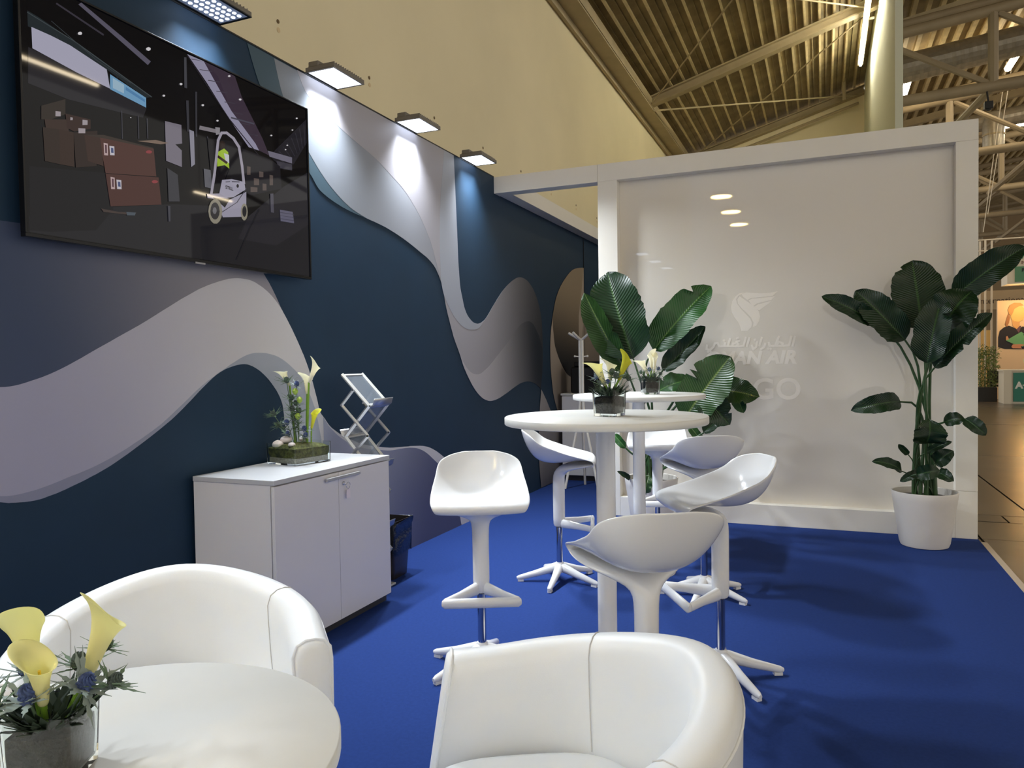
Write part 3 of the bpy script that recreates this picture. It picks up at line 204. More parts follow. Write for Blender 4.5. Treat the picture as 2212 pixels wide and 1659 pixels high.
TVPIC = [
((30,30,35),[(1.84,1.885),(2.146,1.973),(2.494,2.053),(2.74,2.091),(2.971,2.082),(3.239,2.286),(3.446,2.409),(3.446,1.828),(2.913,1.828),(2.305,1.828),(1.84,1.828)]),
((40,39,45),[(2.971,2.082),(3.239,2.286),(3.446,2.409),(3.446,2.118),(3.173,1.963),(2.894,1.958)]),
((18,18,23),[(1.846,2.068),(2.166,2.116),(2.193,1.975),(2.111,1.877),(1.923,1.841),(1.841,1.834)]),
((38,46,50),[(1.859,2.635),(1.903,2.628),(2.033,2.596),(2.136,2.568),(2.246,2.538),(2.398,2.495),(2.369,2.482),(2.181,2.536),(2.018,2.569),(1.859,2.578)]),
((70,78,82),[(1.857,2.627),(2.04,2.594),(2.042,2.597),(1.859,2.63)]),
((70,78,82),[(2.038,2.594),(2.398,2.493),(2.401,2.497),(2.04,2.598)]),
((60,66,70),[(1.949,2.634),(2.135,2.556),(2.137,2.559),(1.951,2.636)]),
((60,66,70),[(2.134,2.556),(2.295,2.518),(2.297,2.521),(2.135,2.559)]),
((52,58,62),[(1.968,2.591),(1.977,2.551),(1.979,2.552),(1.97,2.592)]),
((52,58,62),[(2.008,2.58),(2.018,2.54),(2.02,2.542),(2.01,2.582)]),
((52,58,62),[(2.049,2.57),(2.059,2.529),(2.061,2.53),(2.052,2.571)]),
((52,58,62),[(2.092,2.559),(2.102,2.518),(2.104,2.519),(2.094,2.56)]),
((52,58,62),[(2.135,2.548),(2.146,2.506),(2.148,2.507),(2.137,2.549)]),
((52,58,62),[(2.18,2.536),(2.191,2.494),(2.193,2.495),(2.182,2.538)]),
((52,58,62),[(2.226,2.525),(2.237,2.481),(2.239,2.483),(2.228,2.526)]),
((52,58,62),[(2.273,2.512),(2.284,2.468),(2.287,2.47),(2.275,2.514)]),
((52,58,62),[(2.322,2.5),(2.333,2.455),(2.336,2.457),(2.324,2.501)]),
((42,41,46),[(1.857,2.503),(2.029,2.482),(2.37,2.438),(2.35,2.392),(2.24,2.381),(2.01,2.361),(1.852,2.37)]),
((180,178,198),[(1.872,2.581),(1.948,2.579),(2.025,2.572),(2.181,2.536),(2.194,2.463),(2.05,2.477),(1.873,2.504)]),
((120,168,205),[(2.196,2.522),(2.369,2.482),(2.368,2.44),(2.194,2.461)]),
((165,195,215),[(2.208,2.511),(2.261,2.501),(2.259,2.465),(2.207,2.47)]),
((90,140,185),[(2.269,2.496),(2.362,2.473),(2.362,2.461),(2.268,2.482)]),
((96,92,108),[(2.064,2.745),(2.248,2.677),(2.263,2.696),(2.077,2.758)]),
((96,92,108),[(2.239,2.68),(2.383,2.626),(2.399,2.647),(2.253,2.7)]),
((60,56,66),[(1.97,2.706),(2.17,2.666),(2.174,2.674),(1.974,2.713)]),
((156,152,176),[(2.602,2.754),(2.7,2.758),(2.787,2.718),(2.87,2.579),(3.034,2.463),(3.059,2.434),(2.984,2.432),(2.857,2.533),(2.717,2.662)]),
((64,52,66),[(2.7,2.758),(2.9,2.758),(2.944,2.67),(3.087,2.503),(3.136,2.427),(3.059,2.434),(3.034,2.463),(2.87,2.579),(2.787,2.718)]),
((70,64,76),[(2.625,2.739),(2.706,2.758),(2.707,2.758),(2.626,2.743)]),
((70,64,76),[(2.673,2.708),(2.752,2.727),(2.753,2.731),(2.674,2.711)]),
((70,64,76),[(2.723,2.675),(2.799,2.693),(2.8,2.696),(2.724,2.679)]),
((70,64,76),[(2.774,2.642),(2.847,2.657),(2.848,2.661),(2.774,2.645)]),
((70,64,76),[(2.826,2.607),(2.897,2.621),(2.898,2.625),(2.827,2.611)]),
((70,64,76),[(2.88,2.572),(2.948,2.584),(2.949,2.587),(2.88,2.576)]),
((70,64,76),[(2.935,2.536),(3,2.546),(3.001,2.549),(2.936,2.54)]),
((70,64,76),[(2.992,2.499),(3.053,2.506),(3.055,2.51),(2.993,2.502)]),
((40,36,44),[(2.599,2.747),(2.855,2.531),(2.86,2.534),(2.603,2.75)]),
((40,36,44),[(2.853,2.532),(3.056,2.404),(3.061,2.408),(2.858,2.536)]),
((80,78,92),[(2.865,2.541),(3.027,2.557),(3.03,2.565),(2.867,2.549)]),
((34,33,40),[(3.136,2.427),(3.446,2.707),(3.446,2.575),(3.329,2.428),(3.216,2.391)]),
((58,56,66),[(3.174,2.436),(3.272,2.412),(3.274,2.415),(3.177,2.438)]),
((58,56,66),[(3.208,2.468),(3.293,2.432),(3.296,2.435),(3.211,2.471)]),
((58,56,66),[(3.242,2.501),(3.315,2.453),(3.319,2.455),(3.245,2.503)]),
((58,56,66),[(3.277,2.534),(3.337,2.473),(3.341,2.476),(3.28,2.536)]),
((58,56,66),[(3.312,2.568),(3.359,2.494),(3.363,2.496),(3.316,2.57)]),
((58,56,66),[(3.348,2.602),(3.382,2.515),(3.386,2.517),(3.352,2.604)]),
((58,56,66),[(3.384,2.637),(3.405,2.536),(3.409,2.538),(3.389,2.639)]),
((58,56,66),[(3.421,2.673),(3.428,2.558),(3.432,2.559),(3.426,2.674)]),
((120,116,132),[(3.124,2.45),(3.316,2.462),(3.315,2.429),(3.136,2.422)]),
((66,64,74),[(3.189,2.413),(3.315,2.424),(3.314,2.391),(3.201,2.379)]),
((30,29,35),[(2.917,2.415),(3.135,2.409),(3.216,2.391),(3.225,2.274),(2.987,2.19),(2.927,2.203)]),
((96,84,80),[(3.015,2.283),(3.053,2.288),(3.052,2.256),(3.014,2.248)]),
((96,84,80),[(3.055,2.327),(3.086,2.331),(3.085,2.304),(3.054,2.297)]),
((96,84,80),[(3.078,2.27),(3.107,2.273),(3.106,2.24),(3.077,2.234)]),
((96,84,80),[(2.968,2.333),(2.993,2.335),(2.991,2.295),(2.966,2.289)]),
((96,84,80),[(3.133,2.327),(3.159,2.329),(3.157,2.278),(3.131,2.272)]),
((96,84,80),[(2.989,2.234),(3.039,2.241),(3.038,2.218),(2.988,2.207)]),
((72,72,78),[(2.582,2.733),(2.596,2.737),(2.595,2.597),(2.579,2.595)]),
((60,60,66),[(2.587,2.54),(2.602,2.545),(2.601,2.403),(2.588,2.4)]),
((58,58,64),[(2.642,2.597),(2.654,2.601),(2.647,2.392),(2.637,2.39)]),
((64,64,72),[(2.242,2.389),(2.241,2.273),(2.246,2.275),(2.247,2.39)]),
((64,64,72),[(2.367,2.394),(2.368,2.308),(2.373,2.309),(2.373,2.396)]),
((64,64,72),[(2.322,2.392),(2.322,2.295),(2.327,2.297),(2.327,2.394)]),
((64,64,72),[(2.705,2.409),(2.71,2.399),(2.716,2.403),(2.711,2.412)]),
((52,44,38),[(1.899,2.303),(1.996,2.358),(1.994,2.3),(1.937,2.264),(1.897,2.252)]),
((62,46,40),[(1.91,2.256),(2,2.282),(2.006,2.238),(1.915,2.212)]),
((56,38,34),[(1.994,2.303),(2.1,2.311),(2.099,2.274),(2.028,2.244),(1.999,2.249)]),
((52,40,34),[(1.902,2.225),(1.967,2.235),(1.966,2.103),(1.906,2.101)]),
((58,42,35),[(1.967,2.235),(2.026,2.24),(2.024,2.107),(1.966,2.103)]),
((48,36,32),[(2.026,2.24),(2.129,2.275),(2.12,2.133),(2.03,2.106)]),
((60,50,44),[(2.072,2.244),(2.156,2.266),(2.4,2.277),(2.39,2.267),(2.14,2.247)]),
((84,54,48),[(2.14,2.251),(2.4,2.273),(2.409,2.156),(2.16,2.114),(2.146,2.194)]),
((62,44,38),[(2.071,2.242),(2.14,2.251),(2.147,2.194),(2.152,2.14),(2.083,2.144)]),
((80,50,45),[(2.16,2.112),(2.421,2.155),(2.432,2.039),(2.178,1.984)]),
((170,160,165),[(2.065,2.3),(2.087,2.304),(2.086,2.286),(2.064,2.279)]),
((170,160,165),[(2.046,2.262),(2.076,2.269),(2.075,2.25),(2.046,2.242)]),
((170,160,165),[(1.954,2.3),(1.975,2.304),(1.974,2.286),(1.953,2.28)]),
((170,160,165),[(2.014,2.295),(2.024,2.296),(2.023,2.286),(2.013,2.283)]),
((196,170,170),[(2.155,2.234),(2.174,2.236),(2.174,2.188),(2.156,2.185)]),
((90,60,70),[(2.161,2.228),(2.169,2.229),(2.169,2.196),(2.161,2.195)]),
((206,200,208),[(2.181,2.229),(2.204,2.232),(2.204,2.196),(2.183,2.192)]),
((80,90,130),[(2.188,2.223),(2.199,2.224),(2.2,2.205),(2.188,2.203)]),
((196,170,170),[(2.182,2.104),(2.201,2.105),(2.201,2.058),(2.183,2.055)]),
((90,60,70),[(2.188,2.098),(2.196,2.099),(2.196,2.065),(2.188,2.065)]),
((206,200,208),[(2.209,2.099),(2.232,2.101),(2.232,2.064),(2.211,2.061)]),
((80,90,130),[(2.215,2.092),(2.227,2.093),(2.228,2.073),(2.216,2.072)]),
((150,66,70),[(2.39,2.257),(2.388,2.254),(2.384,2.25),(2.377,2.247),(2.37,2.246),(2.364,2.245),(2.359,2.247),(2.358,2.249),(2.359,2.252),(2.364,2.256),(2.37,2.259),(2.378,2.261),(2.384,2.261),(2.389,2.26)]),
((150,66,70),[(2.417,2.135),(2.415,2.132),(2.41,2.129),(2.403,2.126),(2.396,2.124),(2.39,2.124),(2.385,2.126),(2.384,2.128),(2.385,2.131),(2.39,2.135),(2.397,2.138),(2.404,2.139),(2.41,2.139),(2.415,2.138)]),
((70,58,54),[(2.134,1.967),(2.217,1.968),(2.301,1.981),(2.292,1.967),(2.145,1.955)]),
((128,122,134),[(2.464,2.411),(2.555,2.42),(2.556,2.337),(2.518,2.323),(2.553,2.305),(2.551,2.23),(2.464,2.237)]),
((146,144,158),[(2.6,2.412),(2.627,2.411),(2.628,2.261),(2.605,2.243)]),
((64,64,70),[(2.469,2.207),(2.526,2.19),(2.533,2.072),(2.471,2.06)]),
((98,98,106),[(2.68,2.253),(2.737,2.258),(2.727,2.17),(2.684,2.169)]),
((130,110,96),[(2.316,2.284),(2.41,2.314),(2.48,2.319),(2.437,2.302)]),
((24,23,28),[(2.708,2.401),(2.936,2.445),(2.927,2.203),(2.732,2.155)]),
((138,132,138),[(2.658,2.429),(2.768,2.442),(2.774,2.461),(2.663,2.448)]),
((150,146,152),[(2.759,2.468),(2.789,2.474),(2.788,2.443),(2.763,2.432)]),
((18,17,22),[(2.76,2.284),(2.848,2.301),(2.848,2.238),(2.8,2.21),(2.789,2.167),(2.749,2.167)]),
((168,200,60),[(2.767,2.351),(2.813,2.381),(2.839,2.37),(2.844,2.291),(2.814,2.301),(2.765,2.283)]),
((206,208,214),[(2.81,2.358),(2.844,2.358),(2.844,2.316),(2.82,2.323)]),
((44,32,28),[(2.82,2.4),(2.818,2.39),(2.812,2.382),(2.803,2.376),(2.794,2.374),(2.786,2.375),(2.781,2.381),(2.779,2.389),(2.782,2.398),(2.788,2.407),(2.796,2.413),(2.805,2.415),(2.813,2.413),(2.818,2.408)]),
((60,40,34),[(2.765,2.327),(2.825,2.309),(2.835,2.321),(2.774,2.339)]),
((170,164,178),[(2.73,2.142),(2.755,2.244),(2.738,2.243),(2.714,2.14)]),
((170,164,178),[(2.753,2.237),(2.785,2.416),(2.768,2.413),(2.737,2.235)]),
((170,164,178),[(2.781,2.406),(2.809,2.455),(2.794,2.457),(2.766,2.408)]),
((170,164,178),[(2.794,2.444),(2.836,2.456),(2.837,2.469),(2.795,2.457)]),
((170,164,178),[(2.822,2.456),(2.875,2.439),(2.887,2.452),(2.833,2.469)]),
((170,164,178),[(2.867,2.443),(2.908,2.406),(2.924,2.417),(2.882,2.454)]),
((170,164,178),[(2.904,2.414),(2.923,2.318),(2.941,2.324),(2.921,2.421)]),
((170,164,178),[(2.922,2.325),(2.932,2.234),(2.95,2.239),(2.94,2.331)]),
((172,168,186),[(2.794,2.226),(2.858,2.244),(2.943,2.248),(2.951,2.212),(2.866,2.157),(2.792,2.138),(2.773,2.155)]),
((164,160,178),[(2.695,2.139),(2.776,2.157),(2.843,2.142),(2.956,2.202),(2.951,2.077),(2.792,2.046),(2.752,2.126),(2.698,2.12)]),
((22,22,26),[(2.731,2.13),(2.843,2.144),(2.807,2.095),(2.765,2.116)]),
((70,68,78),[(2.789,2.069),(2.891,2.136),(2.889,2.138),(2.787,2.072)]),
((70,68,78),[(2.89,2.134),(2.959,2.219),(2.955,2.22),(2.886,2.136)]),
((150,144,128),[(2.789,2.074),(2.784,2.047),(2.771,2.024),(2.753,2.009),(2.733,2.006),(2.716,2.015),(2.705,2.033),(2.701,2.058),(2.706,2.084),(2.719,2.107),(2.737,2.122),(2.757,2.126),(2.774,2.118),(2.786,2.099)]),
((60,58,60),[(2.773,2.072),(2.769,2.054),(2.76,2.038),(2.748,2.028),(2.735,2.026),(2.723,2.032),(2.715,2.044),(2.713,2.062),(2.717,2.08),(2.725,2.096),(2.737,2.106),(2.751,2.109),(2.762,2.103),(2.77,2.09)]),
((120,118,122),[(2.753,2.07),(2.751,2.063),(2.748,2.057),(2.743,2.053),(2.737,2.052),(2.733,2.054),(2.729,2.059),(2.728,2.066),(2.73,2.073),(2.733,2.08),(2.738,2.084),(2.744,2.085),(2.749,2.083),(2.752,2.077)]),
((150,144,128),[(2.962,2.102),(2.959,2.083),(2.952,2.067),(2.942,2.057),(2.931,2.055),(2.921,2.062),(2.915,2.075),(2.914,2.094),(2.917,2.113),(2.924,2.129),(2.934,2.139),(2.945,2.141),(2.954,2.135),(2.96,2.121)]),
((40,40,44),[(2.954,2.104),(2.952,2.091),(2.947,2.081),(2.941,2.074),(2.935,2.073),(2.929,2.078),(2.925,2.087),(2.924,2.098),(2.926,2.111),(2.931,2.121),(2.937,2.127),(2.943,2.129),(2.949,2.124),(2.953,2.115)]),
((24,23,28),[(2.816,2.222),(2.846,2.23),(2.846,2.227),(2.816,2.219)]),
((24,23,28),[(2.858,2.233),(2.911,2.243),(2.91,2.239),(2.857,2.229)]),
((30,28,34),[(2.905,2.22),(2.904,2.216),(2.902,2.212),(2.898,2.21),(2.894,2.209),(2.891,2.21),(2.889,2.213),(2.888,2.217),(2.889,2.221),(2.892,2.225),(2.895,2.227),(2.899,2.228),(2.902,2.227),(2.904,2.224)]),
((84,82,94),[(3.132,2.228),(3.156,2.234),(3.157,2.133),(3.133,2.131)]),
((104,102,122),[(3.204,2.158),(3.308,2.165),(3.318,2.105),(3.208,2.098)]),
((24,23,28),[(3.046,2.133),(2.965,2.012),(2.97,2.011),(3.051,2.132)]),
((24,23,28),[(2.967,2.014),(2.875,1.853),(2.881,1.852),(2.972,2.013)]),
((70,68,84),[(3.205,2.142),(3.317,2.151),(3.318,2.154),(3.206,2.145)]),
((70,68,84),[(3.204,2.126),(3.317,2.134),(3.318,2.137),(3.205,2.128)]),
((70,68,84),[(3.204,2.109),(3.316,2.117),(3.317,2.12),(3.205,2.112)]),
((70,70,80),[(2.465,2.04),(2.479,2.042),(2.477,1.973),(2.467,1.971)]),
((78,88,98),[(2.25,1.974),(2.297,1.98),(2.292,1.967),(2.254,1.961)]),
((226,222,226),[(2.074,2.637),(2.071,2.631),(2.064,2.627),(2.058,2.626),(2.055,2.629),(2.058,2.635),(2.065,2.64),(2.071,2.641)]),
((226,222,226),[(2.398,2.7),(2.395,2.693),(2.386,2.687),(2.377,2.686),(2.373,2.69),(2.377,2.697),(2.386,2.703),(2.395,2.704)]),
((226,222,226),[(2.567,2.607),(2.564,2.602),(2.558,2.598),(2.552,2.598),(2.549,2.601),(2.552,2.605),(2.558,2.609),(2.564,2.609)]),
((226,222,226),[(2.468,2.523),(2.466,2.519),(2.46,2.516),(2.455,2.515),(2.453,2.518),(2.455,2.522),(2.461,2.525),(2.466,2.525)]),
((226,222,226),[(2.692,2.551),(2.69,2.547),(2.684,2.543),(2.678,2.543),(2.675,2.546),(2.678,2.55),(2.684,2.553),(2.69,2.554)]),
((226,222,226),[(2.781,2.505),(2.779,2.501),(2.773,2.498),(2.768,2.498),(2.766,2.5),(2.768,2.504),(2.774,2.507),(2.779,2.507)]),
((226,222,226),[(2.868,2.746),(2.865,2.742),(2.858,2.738),(2.852,2.737),(2.849,2.74),(2.852,2.744),(2.859,2.748),(2.865,2.749)]),
((226,222,226),[(2.938,2.656),(2.936,2.651),(2.929,2.647),(2.922,2.647),(2.919,2.649),(2.922,2.654),(2.929,2.658),(2.936,2.658)]),
((226,222,226),[(3.283,2.519),(3.281,2.516),(3.276,2.514),(3.271,2.513),(3.269,2.515),(3.271,2.518),(3.276,2.521),(3.281,2.521)]),
((226,222,226),[(3.369,2.689),(3.367,2.686),(3.36,2.682),(3.354,2.682),(3.352,2.684),(3.354,2.688),(3.361,2.691),(3.367,2.692)]),
((226,222,226),[(3.329,2.614),(3.327,2.611),(3.322,2.608),(3.317,2.608),(3.314,2.61),(3.317,2.613),(3.322,2.615),(3.327,2.616)]),
((226,222,226),[(3.159,2.538),(3.156,2.534),(3.151,2.532),(3.145,2.531),(3.143,2.534),(3.145,2.537),(3.151,2.54),(3.156,2.54)]),
((226,222,226),[(2.289,2.374),(2.288,2.372),(2.285,2.371),(2.283,2.371),(2.282,2.372),(2.283,2.374),(2.285,2.375),(2.288,2.375)]),
((226,222,226),[(3.268,2.492),(3.266,2.489),(3.261,2.487),(3.256,2.486),(3.254,2.488),(3.256,2.491),(3.261,2.494),(3.266,2.494)]),
]
LEAVES_A = [((1.396,5.62,1.339),(1.178,5.7,2.022),0.417,0.25,0.03,(1.473,5.83,0.401)),((1.312,5.72,1.249),(1.041,5.52,1.855),0.223,0.9,0.04,(1.473,5.83,0.401)),((1.526,5.75,1.401),(1.951,5.85,1.885),0.278,0.45,0.04,(1.473,5.83,0.401)),((1.586,5.8,1.245),(1.918,5.75,1.575),0.164,0.5,-0.03,(1.473,5.83,0.401)),((1.79,5.55,0.887),(2.129,5.5,1.343),0.33,0.2,0.02,(1.473,5.83,0.401)),((1.523,5.8,1.064),(1.783,5.9,1.162),0.167,0.3,0.04,(1.473,5.83,0.401)),((1.895,5.62,1.073),(2.12,5.5,0.853),0.209,0.3,0.05,(1.601,5.83,0.407)),((1.959,5.72,1.086),(2.314,5.62,1.047),0.198,0.35,0.06,(1.619,5.83,0.408)),((2.133,5.75,1.085),(2.197,5.7,0.926),0.103,0.5,0.02,(1.601,5.83,0.407)),((1.908,5.7,0.773),(2.038,5.75,0.876),0.104,0.4,0.02,(1.638,5.83,0.409)),((1.893,5.75,0.697),(1.782,5.8,0.822),0.071,0.6,0.02,(1.638,5.83,0.409)),((1.31,5.7,0.639),(1.201,5.75,0.741),0.066,0.6,0.02,(1.417,5.83,0.399)),((1.337,5.7,0.396),(1.264,5.6,0.469),0.043,0.6,0.02,(1.323,5.83,0.339)),((1.475,5.65,0.303),(1.502,5.65,0.447),0.093,0.4,0.02,(1.445,5.83,0.234))]
LEAVES_B = [((3.09,5.8,1.554),(2.732,5.72,1.759),0.13,0.5,0.04,(3.376,5.88,0.389)),((3.263,5.8,1.436),(2.951,5.78,1.792),0.213,0.4,0.03,(3.376,5.88,0.389)),((3.378,5.9,1.509),(3.323,5.98,2.002),0.319,0.22,0.02,(3.376,5.88,0.389)),((3.557,5.78,1.723),(3.922,5.6,2.006),0.199,0.35,0.05,(3.376,5.88,0.389)),((3.494,5.75,1.5),(3.643,5.68,1.748),0.277,0.3,0.08,(3.376,5.88,0.389)),((3.382,5.68,1.275),(3.473,5.68,1.72),0.217,0.55,0.03,(3.376,5.88,0.389)),((3.43,5.72,1.243),(3.741,5.6,1.594),0.14,0.6,0.05,(3.376,5.88,0.389)),((3.238,5.85,1.006),(2.919,5.75,0.951),0.13,0.5,0.1,(3.376,5.88,0.389)),((3.379,5.7,0.733),(3.395,5.65,0.903),0.193,0.3,0.05,(3.376,5.88,0.389)),((3.494,5.75,0.875),(3.608,5.72,0.901),0.093,0.4,0.02,(3.376,5.88,0.389)),((3.608,5.72,0.901),(3.72,5.66,0.801),0.092,0.4,0.03,(3.511,5.88,0.865)),((3.384,5.75,0.665),(3.531,5.7,0.75),0.05,0.4,0.02,(3.376,5.88,0.389)),((3.443,5.78,0.593),(3.544,5.72,0.686),0.107,0.4,0.03,(3.376,5.88,0.389)),((3.457,5.78,0.524),(3.542,5.7,0.483),0.081,0.4,0.03,(3.376,5.88,0.389)),((3.242,5.8,0.525),(3.052,5.72,0.599),0.077,0.4,0.04,(3.269,5.88,0.393)),((3.342,5.75,0.529),(3.222,5.7,0.468),0.057,0.4,0.03,(3.376,5.88,0.389)),((3.319,5.66,0.526),(3.453,5.64,0.562),0.099,0.4,0.05,(3.376,5.88,0.389)),((3.282,5.8,0.642),(3.218,5.78,0.714),0.045,0.6,0.0,(3.376,5.88,0.389))]
LOGO_BIRD = [[(2.159, 1.861), (2.116, 1.855), (2.084, 1.83), (2.061, 1.793), (2.052, 1.751), (2.056, 1.708), (2.076, 1.664), (2.105, 1.625), (2.121, 1.587), (2.13, 1.549), (2.177, 1.549), (2.207, 1.579), (2.214, 1.612), (2.198, 1.65), (2.162, 1.689), (2.124, 1.734), (2.097, 1.773), (2.09, 1.809), (2.108, 1.836)], [(2.118, 1.832), (2.101, 1.808), (2.106, 1.774), (2.135, 1.733), (2.174, 1.694), (2.207, 1.655), (2.225, 1.615), (2.219, 1.579), (2.245, 1.588), (2.268, 1.624), (2.275, 1.666), (2.266, 1.704), (2.237, 1.738), (2.201, 1.768), (2.163, 1.796), (2.138, 1.816)], [(2.167, 1.86), (2.278, 1.847), (2.349, 1.848), (2.409, 1.857), (2.371, 1.823), (2.278, 1.817), (2.206, 1.813), (2.177, 1.799), (2.145, 1.827), (2.134, 1.848)], [(2.188, 1.795), (2.215, 1.807), (2.287, 1.809), (2.371, 1.816), (2.389, 1.821), (2.362, 1.79), (2.295, 1.778), (2.251, 1.768), (2.222, 1.746), (2.202, 1.772)], [(2.231, 1.743), (2.26, 1.76), (2.304, 1.769), (2.366, 1.785), (2.34, 1.762), (2.304, 1.737), (2.268, 1.711), (2.25, 1.723)]]
LOGO_ARABIC = [[(2.535, 1.495), (2.518, 1.421)], [(2.509, 1.496), (2.492, 1.427), (2.452, 1.423)], [(2.452, 1.423), (2.395, 1.424), (2.416, 1.456), (2.444, 1.442), (2.439, 1.423)], [(2.416, 1.498), (2.389, 1.429)], [(2.391, 1.424), (2.347, 1.425), (2.34, 1.452)], [(2.352, 1.403), (2.355, 1.399)], [(2.332, 1.403), (2.336, 1.399)], [(2.313, 1.445), (2.304, 1.415), (2.279, 1.399)], [(2.287, 1.492), (2.268, 1.429)], [(2.251, 1.463), (2.245, 1.42), (2.22, 1.4), (2.211, 1.433)], [(2.233, 1.479), (2.236, 1.475)], [(2.192, 1.495), (2.173, 1.425)], [(2.164, 1.496), (2.146, 1.43), (2.108, 1.426)], [(2.115, 1.471), (2.088, 1.464), (2.106, 1.445), (2.084, 1.427), (2.115, 1.427)], [(2.081, 1.451), (2.064, 1.451), (2.058, 1.428), (2.084, 1.428)], [(2.095, 1.49), (2.106, 1.495)], [(2.058, 1.428), (2.026, 1.429)], [(2.042, 1.49), (2.023, 1.429)], [(2.023, 1.429), (1.956, 1.429)], [(2.003, 1.458), (1.995, 1.43)], [(1.992, 1.48), (1.996, 1.476)], [(1.956, 1.429), (1.943, 1.458), (1.919, 1.455), (1.911, 1.428), (1.883, 1.403), (1.853, 1.41), (1.858, 1.442)], [(1.864, 1.39), (1.868, 1.386)], [(1.885, 1.39), (1.889, 1.386)]]
# ================================================================== STRUCTURE
# --- carpet and hall floor
def carpet_mat():
    m = mat('blue_carpet', (42, 66, 130), rough=0.95, spec=0.1, noise=0.06, nscale=70, bump=0.5, bscale=700)
    return m
M_CARPET = carpet_mat()
carpet = MB().box2((-0.08, -2.2, -0.03), (3.765, 11.1, 0.0)).build('floor', M_CARPET, smooth=False)
struct(carpet, 'royal blue carpet of the exhibition stand')
edge = MB().box2((3.765, -2.2, -0.03), (3.805, 6.10, 0.002)).build('trim_1', mat('edge_profile', (196, 182, 166), rough=0.4, metal=0.3), smooth=False, bevel=0.003)
struct(edge, 'pale metal edge profile along the blue carpet')
M_CONC = mat('polished_concrete', (92, 80, 68), rough=0.27, spec=0.6, noise=0.35, nscale=1.6, bump=0.05, bscale=9)
M_CONC2 = mat('polished_concrete_dark', (78, 67, 56), rough=0.28, spec=0.6, noise=0.35, nscale=2.2, bump=0.05, bscale=9)
M_JOINT = mat('joint_filler', (24, 20, 17), rough=0.9)
hallfloor = MB().box2((-14, -14, -0.25), (32, 62, -0.05)).build('floor_hall', M_JOINT, smooth=False)
struct(hallfloor, 'polished brown concrete slabs of the hall floor')
rows = [-14, -6, 1.2, 6.36, 7.03, 7.33, 11.67, 17.0, 22.6, 30, 40, 62]
xs = [-14, -6, 3.81, 4.35, 7.9, 13, 20, 32]
for i in range(len(rows) - 1):
    xx = xs if i != 4 else [-14, -6, 3.81, 4.12, 4.9, 5.7, 7.9, 13, 20, 32]
    for j in range(len(xx) - 1):
        g = 0.008
        MB().box2((xx[j] + g, rows[i] + g, -0.06), (xx[j + 1] - g, rows[i + 1] - g, -0.03 - 0.0015 * ((i * 3 + j) % 2))).build('slab', M_CONC if (i + j) % 2 else M_CONC2, hallfloor, smooth=False)
# --- mural wall on the left
wl = MB().box2((-0.08, -1.9, 0), (0, 11.0, 3.0)).build('wall_left', M_NAVY, smooth=False)
struct(wl, 'navy mural wall printed with flowing lavender and white ribbons')
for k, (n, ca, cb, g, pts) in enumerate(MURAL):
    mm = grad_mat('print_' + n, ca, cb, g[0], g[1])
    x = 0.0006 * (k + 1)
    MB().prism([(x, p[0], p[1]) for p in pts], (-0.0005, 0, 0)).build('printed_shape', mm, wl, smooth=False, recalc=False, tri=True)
cap = MB().box2((-0.085, -1.9, 3.0), (0.003, 6.18, 3.008)).build('wall_cap', M_BLACK, wl, smooth=False)
# --- nook wall behind the opening
wn = MB().box2((-0.08, 11.0, 0), (3.7, 11.08, 3.0)).build('wall_nook', M_NAVY, smooth=False)
struct(wn, 'dark printed wall at the end of the passage')
MB().box2((0.0, 8.872, 0.0), (0.0085, 8.880, 2.855)).build('panel_joint', M_BLACK, wl, smooth=False)
# --- framed white wall with glossy panel and header beam
wb = empty('wall_back', (0, 0, 0)); struct(wb, 'white framed back wall with recessed glossy panel and faint lettering')
Y0, Y1 = 6.18, 6.31
def piece(n, a, b, m=M_WHITE, bev=0.002): return MB().box2(a, b).build(n, m, wb, smooth=False, bevel=bev, bseg=1)
piece('header', (0.0, Y0, 2.853), (0.967, Y1, 3.0)); piece('header', (0.969, Y0, 2.853), (3.76, Y1, 3.0))
piece('pillar', (0.968, Y0, 0), (1.137, Y1, 2.8525)); piece('pillar', (3.62, Y0, 0.345), (3.76, Y1, 2.8525)); piece('pillar', (3.62, Y0, 0), (3.76, Y1, 0.3435))
piece('base_rail', (1.1375, Y0, 0), (3.6195, Y1, 0.165))
piece('panel', (1.1375, 6.27, 0.1655), (3.6195, 6.30, 2.8525), M_PANEL, 0)
piece('header', (0.0, Y1 + 0.001, 2.857), (0.128, 10.999, 3.0))
piece('rear_lining', (0.968, Y1 + 0.001, 0), (3.76, Y1 + 0.03, 2.99))
# printed emblem and lettering on the panel
M_LOGO = mat('pale_print', (252, 245, 234), rough=0.4)
lg = empty('panel_lettering', (0, 0, 0)); lg.parent = wb
for p in LOGO_BIRD:
    MB().prism([(q[0], 6.2692, q[1]) for q in p], (0, 0.0007, 0)).build('emblem', M_LOGO, lg, smooth=False, tri=True)
m_ar = MB(); yy = 6.2690
for s in LOGO_ARABIC:
    for a, b in zip(s, s[1:]):
        yy -= 0.00002; A = Vector((a[0], yy, a[1])); B = Vector((b[0], yy, b[1])); d = (B - A).normalized(); A = A - d * 0.006; B = B + d * 0.006
        n = Vector((-d.z, 0, d.x)) * 0.0085
        m_ar.prism([A + n, B + n, B - n, A - n], (0, 0.0007, 0))
m_ar.build('arabic_lettering', M_LOGO, lg, smooth=False)
text_mesh('lettering', 'OMAN AIR', 0.142, M_LOGO, lg, (1.835, 6.2695, 1.285), (1, 0, 0), (0, 0, 1), thick=0.001, shear=0.22, bold=0.0065, spacing=1.03)
text_mesh('lettering', 'CARGO', 0.235, M_LOGO, lg, (1.735, 6.2695, 1.002), (1, 0, 0), (0, 0, 1), thick=0.001, bold=0.004, spacing=1.03)
